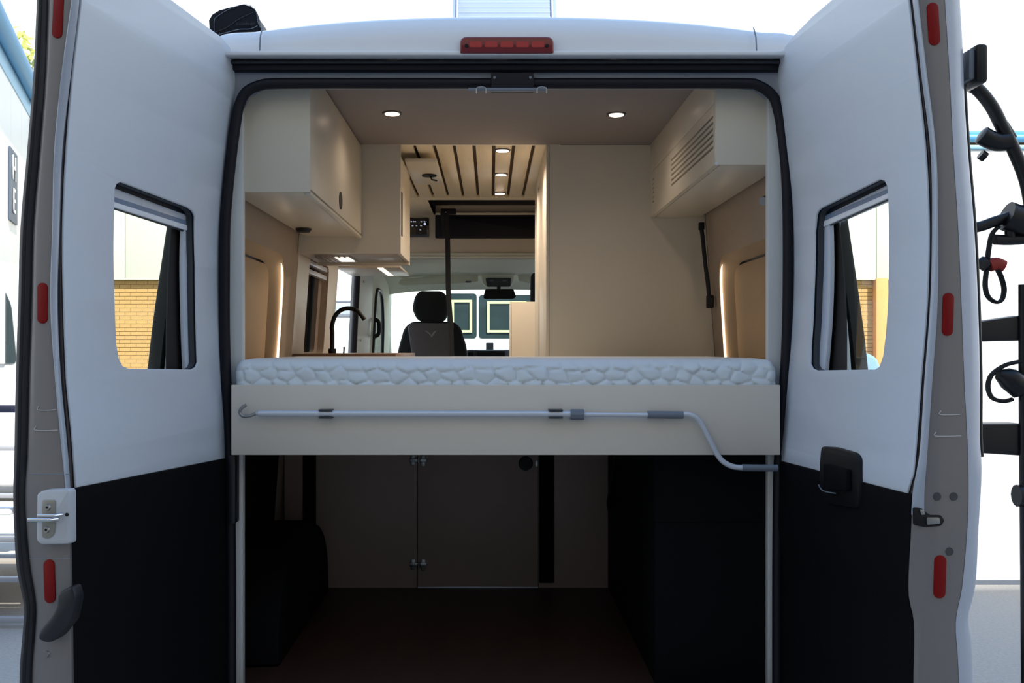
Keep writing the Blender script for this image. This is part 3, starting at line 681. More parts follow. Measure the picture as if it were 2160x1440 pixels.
tb('wheel_strap', [(2106, 478), (2092, 495), (2085, 530), (2082, 560), (2078, 600), (2084, 625), (2100, 637), (2113, 632), (2118, 610), (2112, 585), (2104, 568)], .0085, m_strap, flat=(1.3, .5))
tb('strap_buckle', [(2068, 560), (2080, 552)], .016, k=1)
tb('strap_pad', [(2086, 560), (2100, 556), (2116, 562)], .0155, m_redfab, k=3)
tb('wheel_strap', [(2152, 762), (2120, 770), (2092, 790), (2084, 815), (2092, 838), (2115, 846), (2135, 842)], .008, m_strap, flat=(1.2, .6))
tb('strap_ratchet', [(2105, 790), (2130, 800), (2155, 820)], [.012, .017, .024, .028, .028, .028, .028], m_rack, k=3)
tb('strap_trim', [(2122, 800), (2140, 808), (2150, 830)], .0022, m_redfab)

# ------------------------------------------------------------------ interior shell
ZF, ZC = .56, 2.405
def wallx(z): return .845 + (2.1 - z) * .07
# floor
box('floor', (-.93, -.0, ZF - .05), (.93, 5.2, ZF), m_floor, None, 0, kind='structure')
# walls
def warp(s): return lambda u, v, w: (s * (wallx(v) + w), u, v)
def flare_hole(y1):
    return round_poly([(.055, 1.42), (y1 + .02, 1.42), (y1, 1.92), (.055, 1.92)], [.001, .001, .12, .001], 8)
lw_hole = round_poly([(1.52, 1.53), (2.05, 1.53), (2.05, 1.96), (1.52, 1.96)], .04)
wl = plate('wall_left', [(.05, ZF), (2.34, ZF), (2.34, 2.41), (.05, 2.41)], warp(-1), .03, m_wallf, holes=[flare_hole(1.02), lw_hole], cuts=4, kind='structure')
wr = plate('wall_right', [(.05, ZF), (3.3, ZF), (3.3, 2.41), (.05, 2.41)], warp(1), .03, m_wallf, holes=[flare_hole(1.08)], cuts=4, kind='structure')
for s, w_o, y1 in ((-1, wl, 1.02), (1, wr, 1.08)):
    hp = flare_hole(y1)
    plate('flare_panel', [(p[0], p[1]) for p in round_poly([(.04, 1.3), (y1 + .06, 1.3), (y1 - .025, 1.88), (.04, 1.88)], [.001, .001, .11, .001], 8)],
          lambda u, v, w, s=s: (s * (wallx(v) + .052 + w), u, v), .01, m_fab, w_o, cuts=3, bev=.003, label='tan padded panel inside the bed recess')
    # return of the recess
    bm = bmesh.new(); pr = None
    pth = [(y1 + .02, 1.42)] + [(p[0], p[1]) for p in hp if p[0] > y1 - .16 and p[1] > 1.5] + [(.06, 1.92)]
    for (yy, zz) in pth:
        a = bm.verts.new((s * (wallx(zz)), yy, zz)); b = bm.verts.new((s * (wallx(zz) + .06), yy - .035, zz - .03 if zz > 1.8 else zz))
        if pr: bm.faces.new((pr[0], pr[1], b, a))
        pr = (a, b)
    link('recess_return', bm, m_fab, w_o, 60)
    led = [(s * (wallx(z) + .004), y, z) for y, z in [(y1 + .004, 1.50), (y1 + .004, 1.58), (y1 + .002, 1.68), (y1 - .004, 1.76), (y1 - .01, 1.82), (y1 - .03, 1.865), (y1 - .052, 1.888)]]
    L = tube('led_strip', smooth_path(led, 4), [.0042] * 20 + [.0036, .003, .0022, .0015, .001], m_led)
    tag(L, 'glowing warm LED strip along the %s bed recess edge' % ('left' if s < 0 else 'right'), 'light strip')
# window in left wall (kitchen)
w1 = plate('window_1', [(1.50, 1.51), (2.07, 1.51), (2.07, 1.98), (1.50, 1.98)], lambda u, v, w: (-(wallx(v) + .03 + w), u, v), .02, M('window_surround', (150, 138, 128), .5), holes=[round_poly([(1.53, 1.54), (1.97, 1.54), (1.97, 1.94), (1.53, 1.94)], .03)], kind='structure')
plate('pane', [(1.5, 1.51), (2.07, 1.51), (2.07, 1.98), (1.5, 1.98)], lambda u, v, w: (-(wallx(v) + .06 + w), u, v), .004, m_tint, w1)
for z_ in (1.905, 1.945):
    a_ = wallx(z_); box('blind_bar', (-(a_ + .028), 1.52, z_ - .012), (-(a_ + .004), 2.04, z_ + .01), m_alu2, w1, .003)
plate('window_trim', [(1.262, 1.3), (2.335, 1.3), (2.335, 2.05), (1.262, 2.05)], lambda u, v, w: (-(wallx(v) - .003 + w), u, v), .004, m_cab, w1, holes=[lw_hole])
# rear pillar trims
for s, px in ((-1, 512), (1, 1620)):
    x0 = U(px, 0, 2.93).x; xo = s * .885
    bm = bmesh.new(); add_box(bm, (min(x0, xo), .03, ZF), (max(x0, xo), .06, 2.37), .003)
    o = link('trim_1' if s < 0 else 'trim_2', bm, m_trim, None, 40, kind='structure')
# ceiling: plain rear panel and slatted middle
ce = box('ceiling', (-.9, .03, ZC), (.9, 1.245, ZC + .02), m_ceil, None, .001, kind='structure')
box('ceiling_backing', (-.9, 1.245, ZC + .02), (.9, 2.80, ZC + .03), m_gap, ce, 0)
box('ceiling_front', (-.9, 2.74, ZC), (-.40, 3.4, ZC + .018), m_wood, ce, .001)
box('ceiling_front', (.47, 2.74, ZC), (.9, 3.4, ZC + .018), m_wood, ce, .001)
box('ceiling_front', (-.40, 2.74, ZC), (.47, 2.80, ZC + .018), m_wood, ce, .001)
box('skylight_blind', (-.40, 2.80, ZC + .06), (.47, 3.42, ZC + .08), m_gasket, ce, .0)
for xx in ((-.41, -.40), (.47, .48)): box('skylight_lining', (xx[0], 2.8, ZC + .0), (xx[1], 3.42, ZC + .08), m_gasket, ce, 0)
box('skylight_lining', (-.4, 2.795, ZC + .0), (.47, 2.803, ZC + .08), m_gasket, ce, 0)
box('skylight_lip', (-.40, 3.385, ZC - .004), (.47, 3.41, ZC + .01), m_wood, ce, .002)
xs_ = [.130 - .0835 * k for k in range(12)]; edges = [.24] + xs_ + [-.9]
for k in range(len(edges) - 1):
    hi = edges[k] - (.0075 if k else 0); lo = edges[k + 1] + (.0075 if k < len(edges) - 2 else 0)
    box('plank', (lo, 1.262, ZC), (hi, 2.70, ZC + .018), m_wood, ce, .0015)
box('plank_rail', (-.9, 1.246, ZC - .0005), (.24, 1.262, ZC + .018), m_wood, ce, .001)
box('plank_rail', (-.9, 2.70, ZC - .0005), (.9, 2.74, ZC + .018), m_wood, ce, .001)

def downlight(x, y, label, power):
    t = empty('ceiling_spotlight', (x, y, ZC), label, 'spotlight', 'recessed ceiling spotlights')
    bm = bmesh.new()
    add_tube(bm, [(x, y, ZC + .002), (x, y, ZC - .004)], [.037, .034], 32); link('bezel', bm, m_darkgrey, t, 40)
    disc('diffuser', (x, y, ZC - .0045), .026, (0, 0, -1), .0015, m_spot, t, 28)
    L = bpy.data.lights.new('spot_light', 'SPOT'); L.energy = power; L.color = (1, .82, .66); L.spot_size = math.radians(150); L.spot_blend = .8; L.shadow_soft_size = .028
    o = bpy.data.objects.new('spot_light', L); COL.objects.link(o); o.parent = t; o.location = (0, 0, -.012)
downlight(-.405, .687, 'round spotlight left of centre in the rear ceiling', 2.8)
downlight(.405, .702, 'round spotlight right of centre in the rear ceiling', 2.8)
downlight(.0, 1.355, 'nearest spotlight of the three between ceiling planks', 25)
downlight(.0, 1.945, 'middle spotlight of the three between ceiling planks', 25)
downlight(.0, 2.535, 'farthest spotlight of the three between ceiling planks', 25)

# ------------------------------------------------------------------ overhead cupboards
cb = empty('overhead_cupboard', (-.715, .65, 2.02), 'left overhead cupboard with round black finger pull above the bed', 'cupboard')
XL = -.585
box('carcass', (-.822, .062, 2.022), (XL - .018, 1.246, ZC - .001), m_cab, cb, .002)
box('end_panel', (-.845, .05, 2.020), (XL, .062, ZC - .001), m_cab, cb, .0015)
box('door', (XL - .018, .064, 2.03), (XL, 1.244, 2.395), m_cab, cb, .002)
dp = U(718, 423, .535 * F / 317)
bm = bmesh.new()
add_tube(bm, [(XL - .003, dp.y, dp.z), (XL + .003, dp.y, dp.z)], .031, 28); link('finger_pull', bm, m_black, cb, 40)
box('bottom_edge_trim', (XL - .02, .062, 2.014), (XL, 1.246, 2.024), m_cab, cb, .002)
sp_ = empty('reading_light', (-.81, .98, 2.015), 'black reading light under the left overhead cupboard', 'lamp')
p = Vector((-.775, .955, 2.018)); disc('base', p, .032, (0, 0, -1), .012, m_black, sp_, 24, r2=.024)

rb = empty('overhead_cupboard', (.72, .65, 2.1), 'right overhead cupboard with slotted vent face above the bed', 'cupboard')
XR = .615
box('carcass', (XR + .02, .062, 2.102), (.822, 1.246, ZC - .001), m_cab, rb, .002)
box('end_panel', (XR, .05, 2.1), (.84, .062, ZC - .001), m_cab, rb, .004)
box('top_rail', (XR, .062, 2.285), (XR + .02, 1.246, ZC), m_cab, rb, .0015)
bm = bmesh.new()
z0, z1 = 2.148, 2.258; n_s = 6; pitch = (z1 - z0) / n_s
hs = [round_poly([(.075, z0 + k * pitch + .005), (.77, z0 + k * pitch + .005), (.77, z0 + k * pitch + pitch - .005), (.075, z0 + k * pitch + pitch - .005)], .003) for k in range(n_s)]
hs += [round_poly([(1.15, z0 + k * pitch + .005), (1.19, z0 + k * pitch + .005), (1.19, z0 + k * pitch + pitch - .006), (1.15, z0 + k * pitch + pitch - .006)], .003) for k in range(n_s)]
plate('vent_face', [(.062, 2.102), (1.246, 2.102), (1.246, 2.283), (.062, 2.283)], lambda u, v, w: (XR + w, u, v), .016, m_cab, rb, holes=hs)
box('vent_shade_sheet', (XR + .0165, .065, 2.12), (XR + .0195, 1.24, 2.28), M('vent_shadow_board', (96, 76, 58), .7), rb, 0)  # dark sheet stands in for the shade inside the vent slots
hinge = disc('corner_pin', (XR + .004, .048, 2.104), .005, (0, 1, 0), .01, m_trim, rb, 10)

# wardrobe / washroom cubicle
wa = empty('wardrobe', (.53, 1.8, ZF), 'full-height cashmere wardrobe wall right of the aisle', 'wardrobe')
XW = .181
plate('end_panel', [(XW + .014, 1.363), (wallx(1.363) - .002, 1.363), (wallx(ZC) - .002, ZC - .001), (XW + .014, ZC - .001)], XZ(1.247), .016, m_cab, wa)
box('corner_post', (XW, 1.247, 1.363), (XW + .0135, 1.30, ZC), m_cab, wa, .003)
box('side_panel', (XW, 1.30, ZF), (XW + .02, 1.79, ZC), m_cab, wa, .001)
box('door_gap', (XW + .012, 1.79, ZF), (XW + .03, 2.0, 2.34), m_gap, wa, .0)
box('door', (XW + .002, 2.0, ZF + .02), (XW + .02, 2.34, ZC), m_cab, wa, .002)
box('door_head', (XW, 1.79, 2.34), (XW + .02, 2.0, ZC), m_cab, wa, .001)
box('carcass', (XW + .03, 1.28, ZF), (.815, 2.34, ZC - .004), m_cab, wa, .001)

lc = empty('seat_cabinet', (.3, 2.95, ZF), 'tan mid-height cabinet beyond the wardrobe beside the cab', 'cabinet')
lc_p = U(1077, 636, 5.6)
box('carcass', (lc_p.x, 2.71, ZF), (.75, 3.1, lc_p.z), m_cab, lc, .003)
box('edge_trim', (lc_p.x - .004, 2.70, ZF), (lc_p.x + .003, 2.712, lc_p.z), m_cab, lc, .001)

# kitchen overhead unit
kc = empty('kitchen_overhead_unit', (-.64, 1.48, 1.95), 'overhead kitchen unit with lifted flap and cooker hood underneath', 'cupboard')
XK = U(845, 0, 4.147).x; zk = U(0, 534, 4.147).z
plate('end_panel', [(-wallx(zk) + .002, zk), (XK, zk), (XK, ZC - .001), (-wallx(ZC) + .002, ZC - .001)], XZ(1.247), .016, m_cab, kc)
box('front_panel', (XK - .016, 1.263, zk), (XK, 1.73, 2.36), m_cab, kc, .001)
box('carcass', (-.82, 1.263, zk + .01), (XK - .018, 1.73, ZC - .002), m_cab, kc, .001)
box('handle_slot', (XK - .004, 1.275, 2.03), (XK + .0025, 1.32, 2.215), m_black, kc, .001)
box('hood_rim', (-.85, 1.70, zk - .012), (XK, 1.73, zk + .01), m_cab, kc, .002)
box('hood_base', (-.85, 1.27, zk), (XK - .02, 1.70, zk + .012), M('hood_steel', (190, 188, 184), .3, .4), kc, .001)
a = U(690, 540, 4.3)
box('hood_filter', (-.80, 1.34, zk - .003), (-.65, 1.62, zk), M('filter_mesh', (170, 160, 148), .4, .5), kc, .001)
for k in range(7): box('filter_rib', (-.80 + k * .024, 1.34, zk - .006), (-.792 + k * .024, 1.62, zk - .003), m_steel, kc, .0005)
box('hood_lamp', (-.72, 1.38, zk - .007), (-.66, 1.58, zk - .003), m_hood, kc, .001)
fx = U(921, 345, 4.3)
fl = box('flap', (XK + .005, 1.4, 2.362), (fx.x, 2.0, 2.378), m_cab, kc, .0015, label='flap held open against the ceiling')
p = U(899, 369, 4.62); q = Vector((-.335, p.y, 2.36))
disc('latch', (q.x, q.y, 2.361), .034, (0, 0, -1), .006, m_black, kc, 20)
tube('latch_hook', [(q.x + .005, q.y, 2.356), (q.x + .012, q.y, 2.34), (q.x + .034, q.y + .02, 2.338)], .004, m_black, kc, 8)
lsf = empty('pelmet_shelf', (-.66, 2.5, 1.99), 'lit cream pelmet shelf above the sliding door opening', 'shelf')
a = U(748, 566, 5.3); b = U(846, 557, 5.3)
box('board', (-.87, 2.35, a.z), (b.x, 2.95, a.z + .012), m_cab, lsf, .002)
box('led_bar', (b.x - .12, 2.352, a.z - .004), (b.x - .09, 2.9, a.z), m_hood, lsf, .001)

# kitchen base unit with worktop and tap
kb = empty('kitchen_unit', (-.65, 1.8, ZF), 'low kitchen unit with brown edged worktop behind the bed', 'cabinet')
wz = 1.534
box('worktop', (-.88, 1.262, wz - .03), (U(865, 0, 4.9).x, 2.33, wz), M('walnut_worktop', (112, 84, 62), .4, var=.2, scale=30), kb, .003)
box('carcass', (-.87, 1.29, ZF), (-.47, 2.33, wz - .03), m_cab, kb, .002)
fc = empty('kitchen_tap', (-.784, 1.75, wz), 'matt black swan-neck tap behind the mattress', 'tap')
D_T = 4.62
bp = U(701, 748, D_T); bm = bmesh.new()
zt_ = U(0, 690, D_T).z
pth = [Vector((bp.x, bp.y, wz)), Vector((bp.x, bp.y, zt_ - .02)), U(700, 690, D_T), U(706, 668, D_T), U(719, 654, D_T), U(736, 650, D_T), U(752, 655, D_T), U(763, 666, D_T), U(769, 674, D_T)]
tube('spout', smooth_path(pth, 5), .0102, m_black, fc, 14)
disc('base', (bp.x, bp.y, wz), .018, (0, 0, 1), .022, m_black, fc, 20)
tube('lever', [(bp.x + .05, bp.y + .02, wz), (bp.x + .052, bp.y + .02, wz + .03)], .004, m_black, fc, 8)
sw = empty('light_switch', (-.86, 2.31, 1.9), 'slim black switch panel on the wall end by the sliding door', 'switch')
a = U(696, 606, 5.2); b = U(703, 572, 5.2); c = U(706, 558, 5.2)
box('lower_box', (a.x - .012, 2.29, a.z), (a.x + .018, 2.33, c.z - .02), m_black, sw, .003)
box('upper_box', (a.x + .006, 2.285, a.z + .004), (a.x + .032, 2.33, c.z), m_gasket, sw, .003)

# bulkhead above the cab, screen, tv recess
bk = box('wall_front', (-.9, 3.42, 2.144), (.9, 3.45, ZC + .09), M('cab_bulkhead', (216, 204, 186), .5), None, .002, kind='structure')
sc_ = empty('control_screen', (-.58, 3.41, 2.3), 'black control touchscreen on the bulkhead above the cab', 'screen')
a = U(820, 500, 6.31); b = U(905, 459, 6.31)
plate('bezel', round_poly([(a.x, a.z), (b.x, a.z), (b.x, b.z), (a.x, b.z)], .008), XZ(3.408), .012, m_screen, sc_, bev=.001)
for x0, y0, w_, h_ in ((866, 466, 3, 2), (872, 466, 2, 2), (875, 466, 2, 2), (887, 466, 2.2, 2.2), (891, 466, 1.5, 2), (894, 466, 2.2, 2.2), (898, 466, 1.2, 2), (868, 475.5, 4, 1), (877, 475.5, 3, 1), (886, 475.5, 4, 1), (885, 484, 3, 1.2)):
    a = U(x0, y0 + h_, 6.30); b = U(x0 + w_, y0, 6.30); box('icon', (a.x, 3.4065, a.z), (b.x, 3.408, b.z), m_glow, sc_, 0)
p = U(896, 472, 6.3); disc('dial_icon', (p.x, 3.4065, p.z), .008, (0, 1, 0), .0012, m_glow, sc_, 16)
for x0, x1 in ((866, 877), (878, 900)):
    a = U(x0, 494, 6.3); b = U(x1, 478, 6.3); box('tile', (a.x, 3.4072, a.z), (b.x, 3.4082, b.z), M('screen_tile%d' % x0, (70, 64, 56) if x0 < 870 else (40, 38, 40), .3), sc_, 0)
tv = empty('television', (.0, 3.4, 2.33), 'wide black screen panel across the bulkhead above the cab', 'screen')
a = U(918, 502, 6.3); b = U(1140, 453, 6.3)
plate('screen', round_poly([(a.x, a.z), (.5, a.z), (.5, b.z), (a.x, b.z)], .01), XZ(3.395), .025, m_gasket, tv, bev=.003)

# hanging belt
bt = empty('hanging_strap', (-.31, 3.2, 2.4), 'long black strap hanging from the ceiling in front of the driver seat', 'strap')
DB = 6.1
tube('webbing', smooth_path([U(942, 447, DB), U(944, 500, DB), U(945, 570, DB), U(946, 620, DB), U(951, 690, DB), U(953, 760, DB), U(954, 860, DB)], 4), .0155, m_strap, bt, 10, flat=(1, .15))
tube('webbing_tail', smooth_path([U(933, 447, DB), U(935, 470, DB), U(939, 500, DB)], 3), .013, m_strap, bt, 10, flat=(1, .2))
a = U(930, 452, DB); b = U(962, 444, DB); box('buckle', (a.x, a.y - .02, a.z), (b.x, a.y + .02, b.z + .01), m_black, bt, .003)
tube('buckle_pin', [U(939, 447, DB - .03), U(942, 447, DB - .03)], .006, m_chrome, bt, 8)

# strap on the right wall
sr = empty('wall_strap', (.86, 1.15, 1.8), 'short black strap with end buckle on the wall beside the wardrobe', 'strap')
DS = 4.06
tube('webbing', smooth_path([U(1478, 472, DS), U(1482, 500, DS), U(1487, 550, DS), U(1492, 590, DS), U(1496, 625, DS)], 4), .0085, m_strap, sr, 10, flat=(1, .5))
a = U(1490, 650, DS); b = U(1505, 622, DS); box('buckle', (a.x, a.y - .014, a.z), (b.x, a.y + .012, b.z), m_black, sr, .006)
a = U(1474, 485, DS); b = U(1485, 469, DS); box('top_anchor', (a.x, a.y - .012, a.z), (b.x, a.y + .012, b.z), m_black, sr, .003)
# chrome reading light on right wall
rl = empty('reading_light', (.84, .35, 1.99), 'small chrome reading light on the right wall behind the pillar trim', 'lamp')
p = U(1616, 421, 3.12); disc('head', p, .014, (-.6, -.6, -.3), .02, m_steel, rl, 20); disc('base', p + Vector((.02, .01, .01)), .02, (1, 0, 0), .02, m_black, rl, 20)

# ------------------------------------------------------------------ bed
bd = empty('bed_base', (0, .6, 1.25), 'raised bed base with pale front board across the rear opening', 'bed')
a = U(491, 958, 2.86); b = U(1642, 811, 2.86)
box('front_board', (a.x, -.058, a.z), (b.x, -.04, b.z), M('bed_front_board', (219, 211, 199), .38, var=.012), bd, .002)
box('platform', (-.86, .065, 1.331), (.86, 1.2625, 1.362), m_cab, bd, .002)
box('bearer', (-.85, .2, 1.27), (.85, .24, 1.33), m_cab, bd, .002)
box('bearer', (-.86, .95, 1.27), (.86, .99, 1.33), m_cab, bd, .002)
# quilted mattress with puffed cells
mx0, mx1 = U(494, 0, 2.87).x, U(1640, 0, 2.87).x; mzb, mzt = 1.365, 1.524
rq = random.Random(11)
seeds = []
for j in range(-1, 7):
    for i in range(-3, 36):
        seeds.append((mx0 + (i + .5 * (j % 2)) * .052 + rq.uniform(-.014, .014), mzb - .01 + j * .031 + rq.uniform(-.009, .009), rq.uniform(-.12, .12), rq.uniform(-.16, .16)))
bins = {}
for q_ in seeds: bins.setdefault(int(q_[0] / .06), []).append(q_)
def quilt(x, z):
    k = int(x / .06); c = [q_ for kk in (k - 2, k - 1, k, k + 1, k + 2) for q_ in bins.get(kk, ())]
    dd = sorted((((x - q_[0] + .35 * (z - q_[1])) ** 2 * .5 + (z - q_[1]) ** 2) ** .5, q_) for q_ in c)[:2]
    if len(dd) < 2: return 0
    e = (dd[1][0] - dd[0][0]) / .02; q_ = dd[0][1]
    return .008 * (1 - math.exp(-3.2 * e)) + ((x - q_[0]) * q_[2] + (z - q_[1]) * q_[3]) * min(1, e * 2)
bm = bmesh.new(); rows = []
prof = []
R = .028
NZm = 34
zflat = mzt - R
for i in range(NZm + 1): prof.append((0, mzb + (zflat - mzb) * i / NZm, 1))
for i in range(1, 8):
    a_ = i / 8 * math.pi / 2; prof.append((R * (1 - math.cos(a_)), zflat + R * math.sin(a_), 1 - i / 8))
for yy in (R, R + .03, .15, .4, .8, 1.1): prof.append((yy, mzt + (.003 if .1 < yy < 1.0 else 0), 0))
prof += [(1.12, mzt, 0), (1.13, mzt - .02, 0), (1.13, mzb, 0)]
NXm = 460
for i in range(NXm + 1):
    u = i / NXm; x = mx0 + (mx1 - mx0) * u
    ed = min(x - mx0, mx1 - x); rc = .03
    back = (rc - math.sqrt(max(0, rc * rc - (rc - min(ed, rc)) ** 2)))
    col = []
    for yy, zz, f in prof:
        dz = 0
        if zz > zflat - .001: dz = -back * .8
        q_ = quilt(x, zz) * f if f else 0
        y = -.032 + yy + back * (1 if yy < .3 else 0) - q_
        col.append(bm.verts.new((x, y, zz + dz)))
    rows.append(col)
for a_, b_ in zip(rows, rows[1:]):
    for i in range(len(a_) - 1): bm.faces.new((a_[i], a_[i + 1], b_[i + 1], b_[i]))
bm.faces.new(rows[0]); bm.faces.new(rows[-1])
mt = link('mattress', bm, m_matt, None, 70); tag(mt, 'white quilted mattress lying on the raised bed base', 'mattress')

# awning crank clipped to the board
ck = empty('awning_crank', (0, -.075, 1.38), 'aluminium awning crank handle clipped along the bed front board', 'crank')
DC = 2.825
def ct_(nm, pts, r, mt=m_alu, k=5, dd=DC, n=16): return tube(nm, smooth_path([U(x, y, dd) for x, y in pts], k), r, mt, ck, n)
ct_('hook', [(519, 854), (511, 859), (506, 867), (508, 874), (515, 878), (526, 877), (540, 872)], .0046, m_steel)
ct_('hook_ferrule', [(538, 872), (547, 872)], [.0035, .0085], m_alu, 1)
ct_('outer_tube', [(546, 872), (1205, 873)], .0095, m_alu, 1)
ct_('inner_tube', [(1200, 874), (1370, 875)], .0068, m_alu, 1)
bm = bmesh.new(); add_tube(bm, [U(1203, 874, DC), U(1232, 874, DC)], .0145, 20)
cl_ = link('locking_collar', bm, m_greyp, ck, 30)
for k in range(10):
    a_ = k * .6283; o_ = Vector((0, math.cos(a_), math.sin(a_))) * .0145
    tube('collar_ridge', [U(1205, 874, DC) + o_, U(1230, 874, DC) + o_], .0012, m_greyp, cl_, 5)
ct_('grip', [(1366, 874.5), (1441, 875)], .0108, m_greyp, 1)
ct_('bent_arm', [(1438, 874), (1452, 874), (1466, 879), (1477, 890), (1488, 910), (1500, 934), (1512, 957), (1524, 972), (1538, 981), (1552, 985), (1568, 986)], .0078)
ct_('end_grip', [(1565, 986), (1640, 987)], .0098, m_greyp, 1)
for x0, x1 in ((673, 702), (1157, 1187)):
    a = U(x0, 882, DC); b = U(x1, 863, DC)
    bm = bmesh.new()
    add_box(bm, (a.x, -.066, a.z), (b.x, -.058, b.z), .001); add_box(bm, (a.x, -.088, b.z - .004), (b.x, -.058, b.z), .001); add_box(bm, (a.x, -.088, a.z), (b.x, -.058, a.z + .004), .001)
    link('holder_clip', bm, m_darkgrey, ck, 30)

# ------------------------------------------------------------------ garage under the bed
Y0 = 1.247
bh = box('wall_bulkhead', (-.9, Y0 + .022, ZF), (.92, Y0 + .03, 1.33), m_gap, None, 0, kind='structure')
def gx(px): return U(px, 0, 2.9 + Y0).x
m_bh = M('bulkhead_board', (164, 144, 134), .5, var=.03)
box('panel', (gx(600), Y0, ZF), (gx(880) - .001, Y0 + .018, 1.33), m_bh, bh, .001)
dr = box('door', (gx(881), Y0, ZF + .008), (gx(1135), Y0 + .018, 1.33), m_bh, bh, .0015)
box('panel', (gx(1136), Y0, ZF), (gx(1284), Y0 + .018, 1.33), m_bh, bh, .001)
box('daylight_strip', (gx(881), Y0 - .004, ZF), (gx(1135), Y0 + .0, ZF + .006), M('painted_daylight', (225, 232, 240), .3, .2), bh, .001)  # bright strip paints the daylight leaking under the door
for py in (970, 1190):
    p = U(882, py, 2.9 + Y0)
    bm = bmesh.new(); add_box(bm, (p.x - .035, Y0 - .008, p.z - .008), (p.x + .035, Y0, p.z + .008), .002)
    add_box(bm, (p.x - .03, Y0 - .006, p.z - .022), (p.x - .012, Y0, p.z + .022), .002); add_box(bm, (p.x + .012, Y0 - .006, p.z - .026), (p.x + .03, Y0, p.z + .022), .002)
    add_tube(bm, [(p.x + .004, Y0 - .01, p.z - .01), (p.x + .004, Y0 - .01, p.z + .01)], .006, 10)
    link('hinge', bm, m_steel, dr, 30)
p = U(1109, 977, 2.9 + Y0); disc('knob', (p.x, Y0, p.z), .03, (0, -1, 0), .018, m_black, dr, 28, r2=.026)
box('knob_catch', (p.x + .04, Y0 - .006, p.z - .014), (p.x + .052, Y0, p.z + .014), m_steel, dr, .001)
for x0, x1, py in ((1137, 1168, 1228), (640, 667, 1300)):
    a = U(x0, py, 2.9 + Y0); b = U(x1, 900, 2.9 + Y0)
    box('black_channel', (a.x, Y0 - .012, a.z), (b.x, Y0, 1.33), m_blackcarpet, bh, .004)
gb = empty('garage_locker', (.65, .65, ZF), 'black lined locker box on the right under the bed', 'locker')
box('body', (.438, .06, ZF), (.88, Y0 - .002, 1.26), m_blackcarpet, gb, .003)
box('lid', (.436, .056, 1.04), (.88, .07, 1.26), m_blackcarpet, gb, .002)
tube('drain_pipe', smooth_path([(.43, .95, 1.15), (.425, 1.0, 1.05), (.42, 1.08, .95), (.43, 1.15, .9)], 4), .006, m_rubber, gb, 8)
wb = empty('wheel_arch', (-.8, .7, ZF), 'black lined wheel arch box on the left under the bed', 'wheel arch')
arc = [(.2, ZF)] + [(.72 - .48 * math.cos(math.pi * k / 14), ZF + .36 * math.sin(math.pi * k / 14) ** .7) for k in range(15)] + [(1.22, ZF)]
plate('cover', arc, lambda u, v, w: (-.715 - w - max(0, (v - .85)) * .5, u, v), .2, m_blackcarpet, wb, bev=.02)
plate('side_lining', [(.06, ZF), (1.1, ZF), (1.1, 1.32), (.06, 1.32)], lambda u, v, w: (-(wallx(v) - .012) + w * 0, u, v) if w < .001 else (-(wallx(v) - .001), u, v), .01, m_blackcarpet, wb, label='black carpet side lining')
plate('side_lining', [(.06, ZF), (1.24, ZF), (1.24, 1.32), (.06, 1.32)], lambda u, v, w: ((wallx(v) - .012), u, v) if w < .001 else ((wallx(v) - .001), u, v), .01, m_blackcarpet, gb, label='black carpet side lining')

# ------------------------------------------------------------------ cab
bp_ = empty('sliding_door_pillar', (-.9, 3.3, 1.2), 'pale pillar panel with dark door seal between sliding door and cab', 'pillar')
def xw2(z): return .885 + (1.55 - z) * .05
lwf = lambda u, v, w: (-(xw2(v) + w), u, v)
plate('pillar_panel', [(3.28, .6), (3.98, .6), (3.98, 2.14), (3.28, 2.14)], lwf, .05, m_trim, bp_, cuts=3)
tube('door_seal', [(-(xw2(z) + .012), 3.25 + .0 * z, z) for z in (.7, 1.2, 1.5, 1.8, 2.0, 2.14)], .02, m_gasket, bp_, 10)
for py, px in ((594, 770), (717, 766)):
    z = 1.556 + (PY - py) / F * 6.35; disc('bolt', (-(xw2(z) - .002), 3.45, z), .008, (1, 0, 0), .006, m_trim, bp_, 12)
cdoor = empty('cab_door', (-.9, 4.4, 1.0), 'left cab door with grey-green window surround', 'door')
ch = round_poly([(4.12, 1.3), (4.78, 1.3), (4.70, 1.75), (4.5, 1.98), (4.12, 1.98)], [.02, .02, .1, .14, .12])
plate('door_lining', [(3.98, .7), (5.3, .7), (5.3, 2.1), (3.98, 2.1)], lwf, .04, m_hl, cdoor, holes=[ch])
tube('window_seal', [(-(xw2(p[1]) - .004), p[0], p[1]) for p in ch], .013, m_rubber, cdoor, 8, closed=True)
plate('window_pane', ch, lambda u, v, w: (-(xw2(v) + .03 + w), u, v), .003, m_glass, cdoor)
tube('grab_handle', smooth_path([(-.86, 4.02, 1.64), (-.83, 4.03, 1.66), (-.83, 4.03, 1.74), (-.86, 4.02, 1.76)], 4), .014, m_black, cdoor, 8)

# headliner (over-cab lining), visors, console, mirror
bm = bmesh.new(); rows = []
YH = [(3.40, 2.16), (3.45, 2.135), (3.8, 2.15), (4.3, 2.145), (4.7, 2.125), (4.95, 2.10), (5.05, 2.06), (5.1, 2.03)]
for yy, zz in YH:
    row = []
    for i in range(33):
        u = -1 + 2 * i / 32; e = abs(u) ** 5
        row.append(bm.verts.new((u * .93, yy, zz - .03 * e * (0.3 + .9 * (yy - 3.4) / 1.7) - .018 * u * u * ((yy - 3.4) / 1.7))))
    rows.append(row)
for a_, b_ in zip(rows, rows[1:]):
    for i in range(32): bm.faces.new((a_[i], a_[i + 1], b_[i + 1], b_[i]))
hl = link('cab_headliner', bm, m_hl, None, 60); tag(hl, 'sage grey moulded headliner over the cab', 'headliner')
tube('headliner_lip', [(-.9, 3.405, 2.135), (.9, 3.405, 2.135)], .005, m_hl, hl, 8)
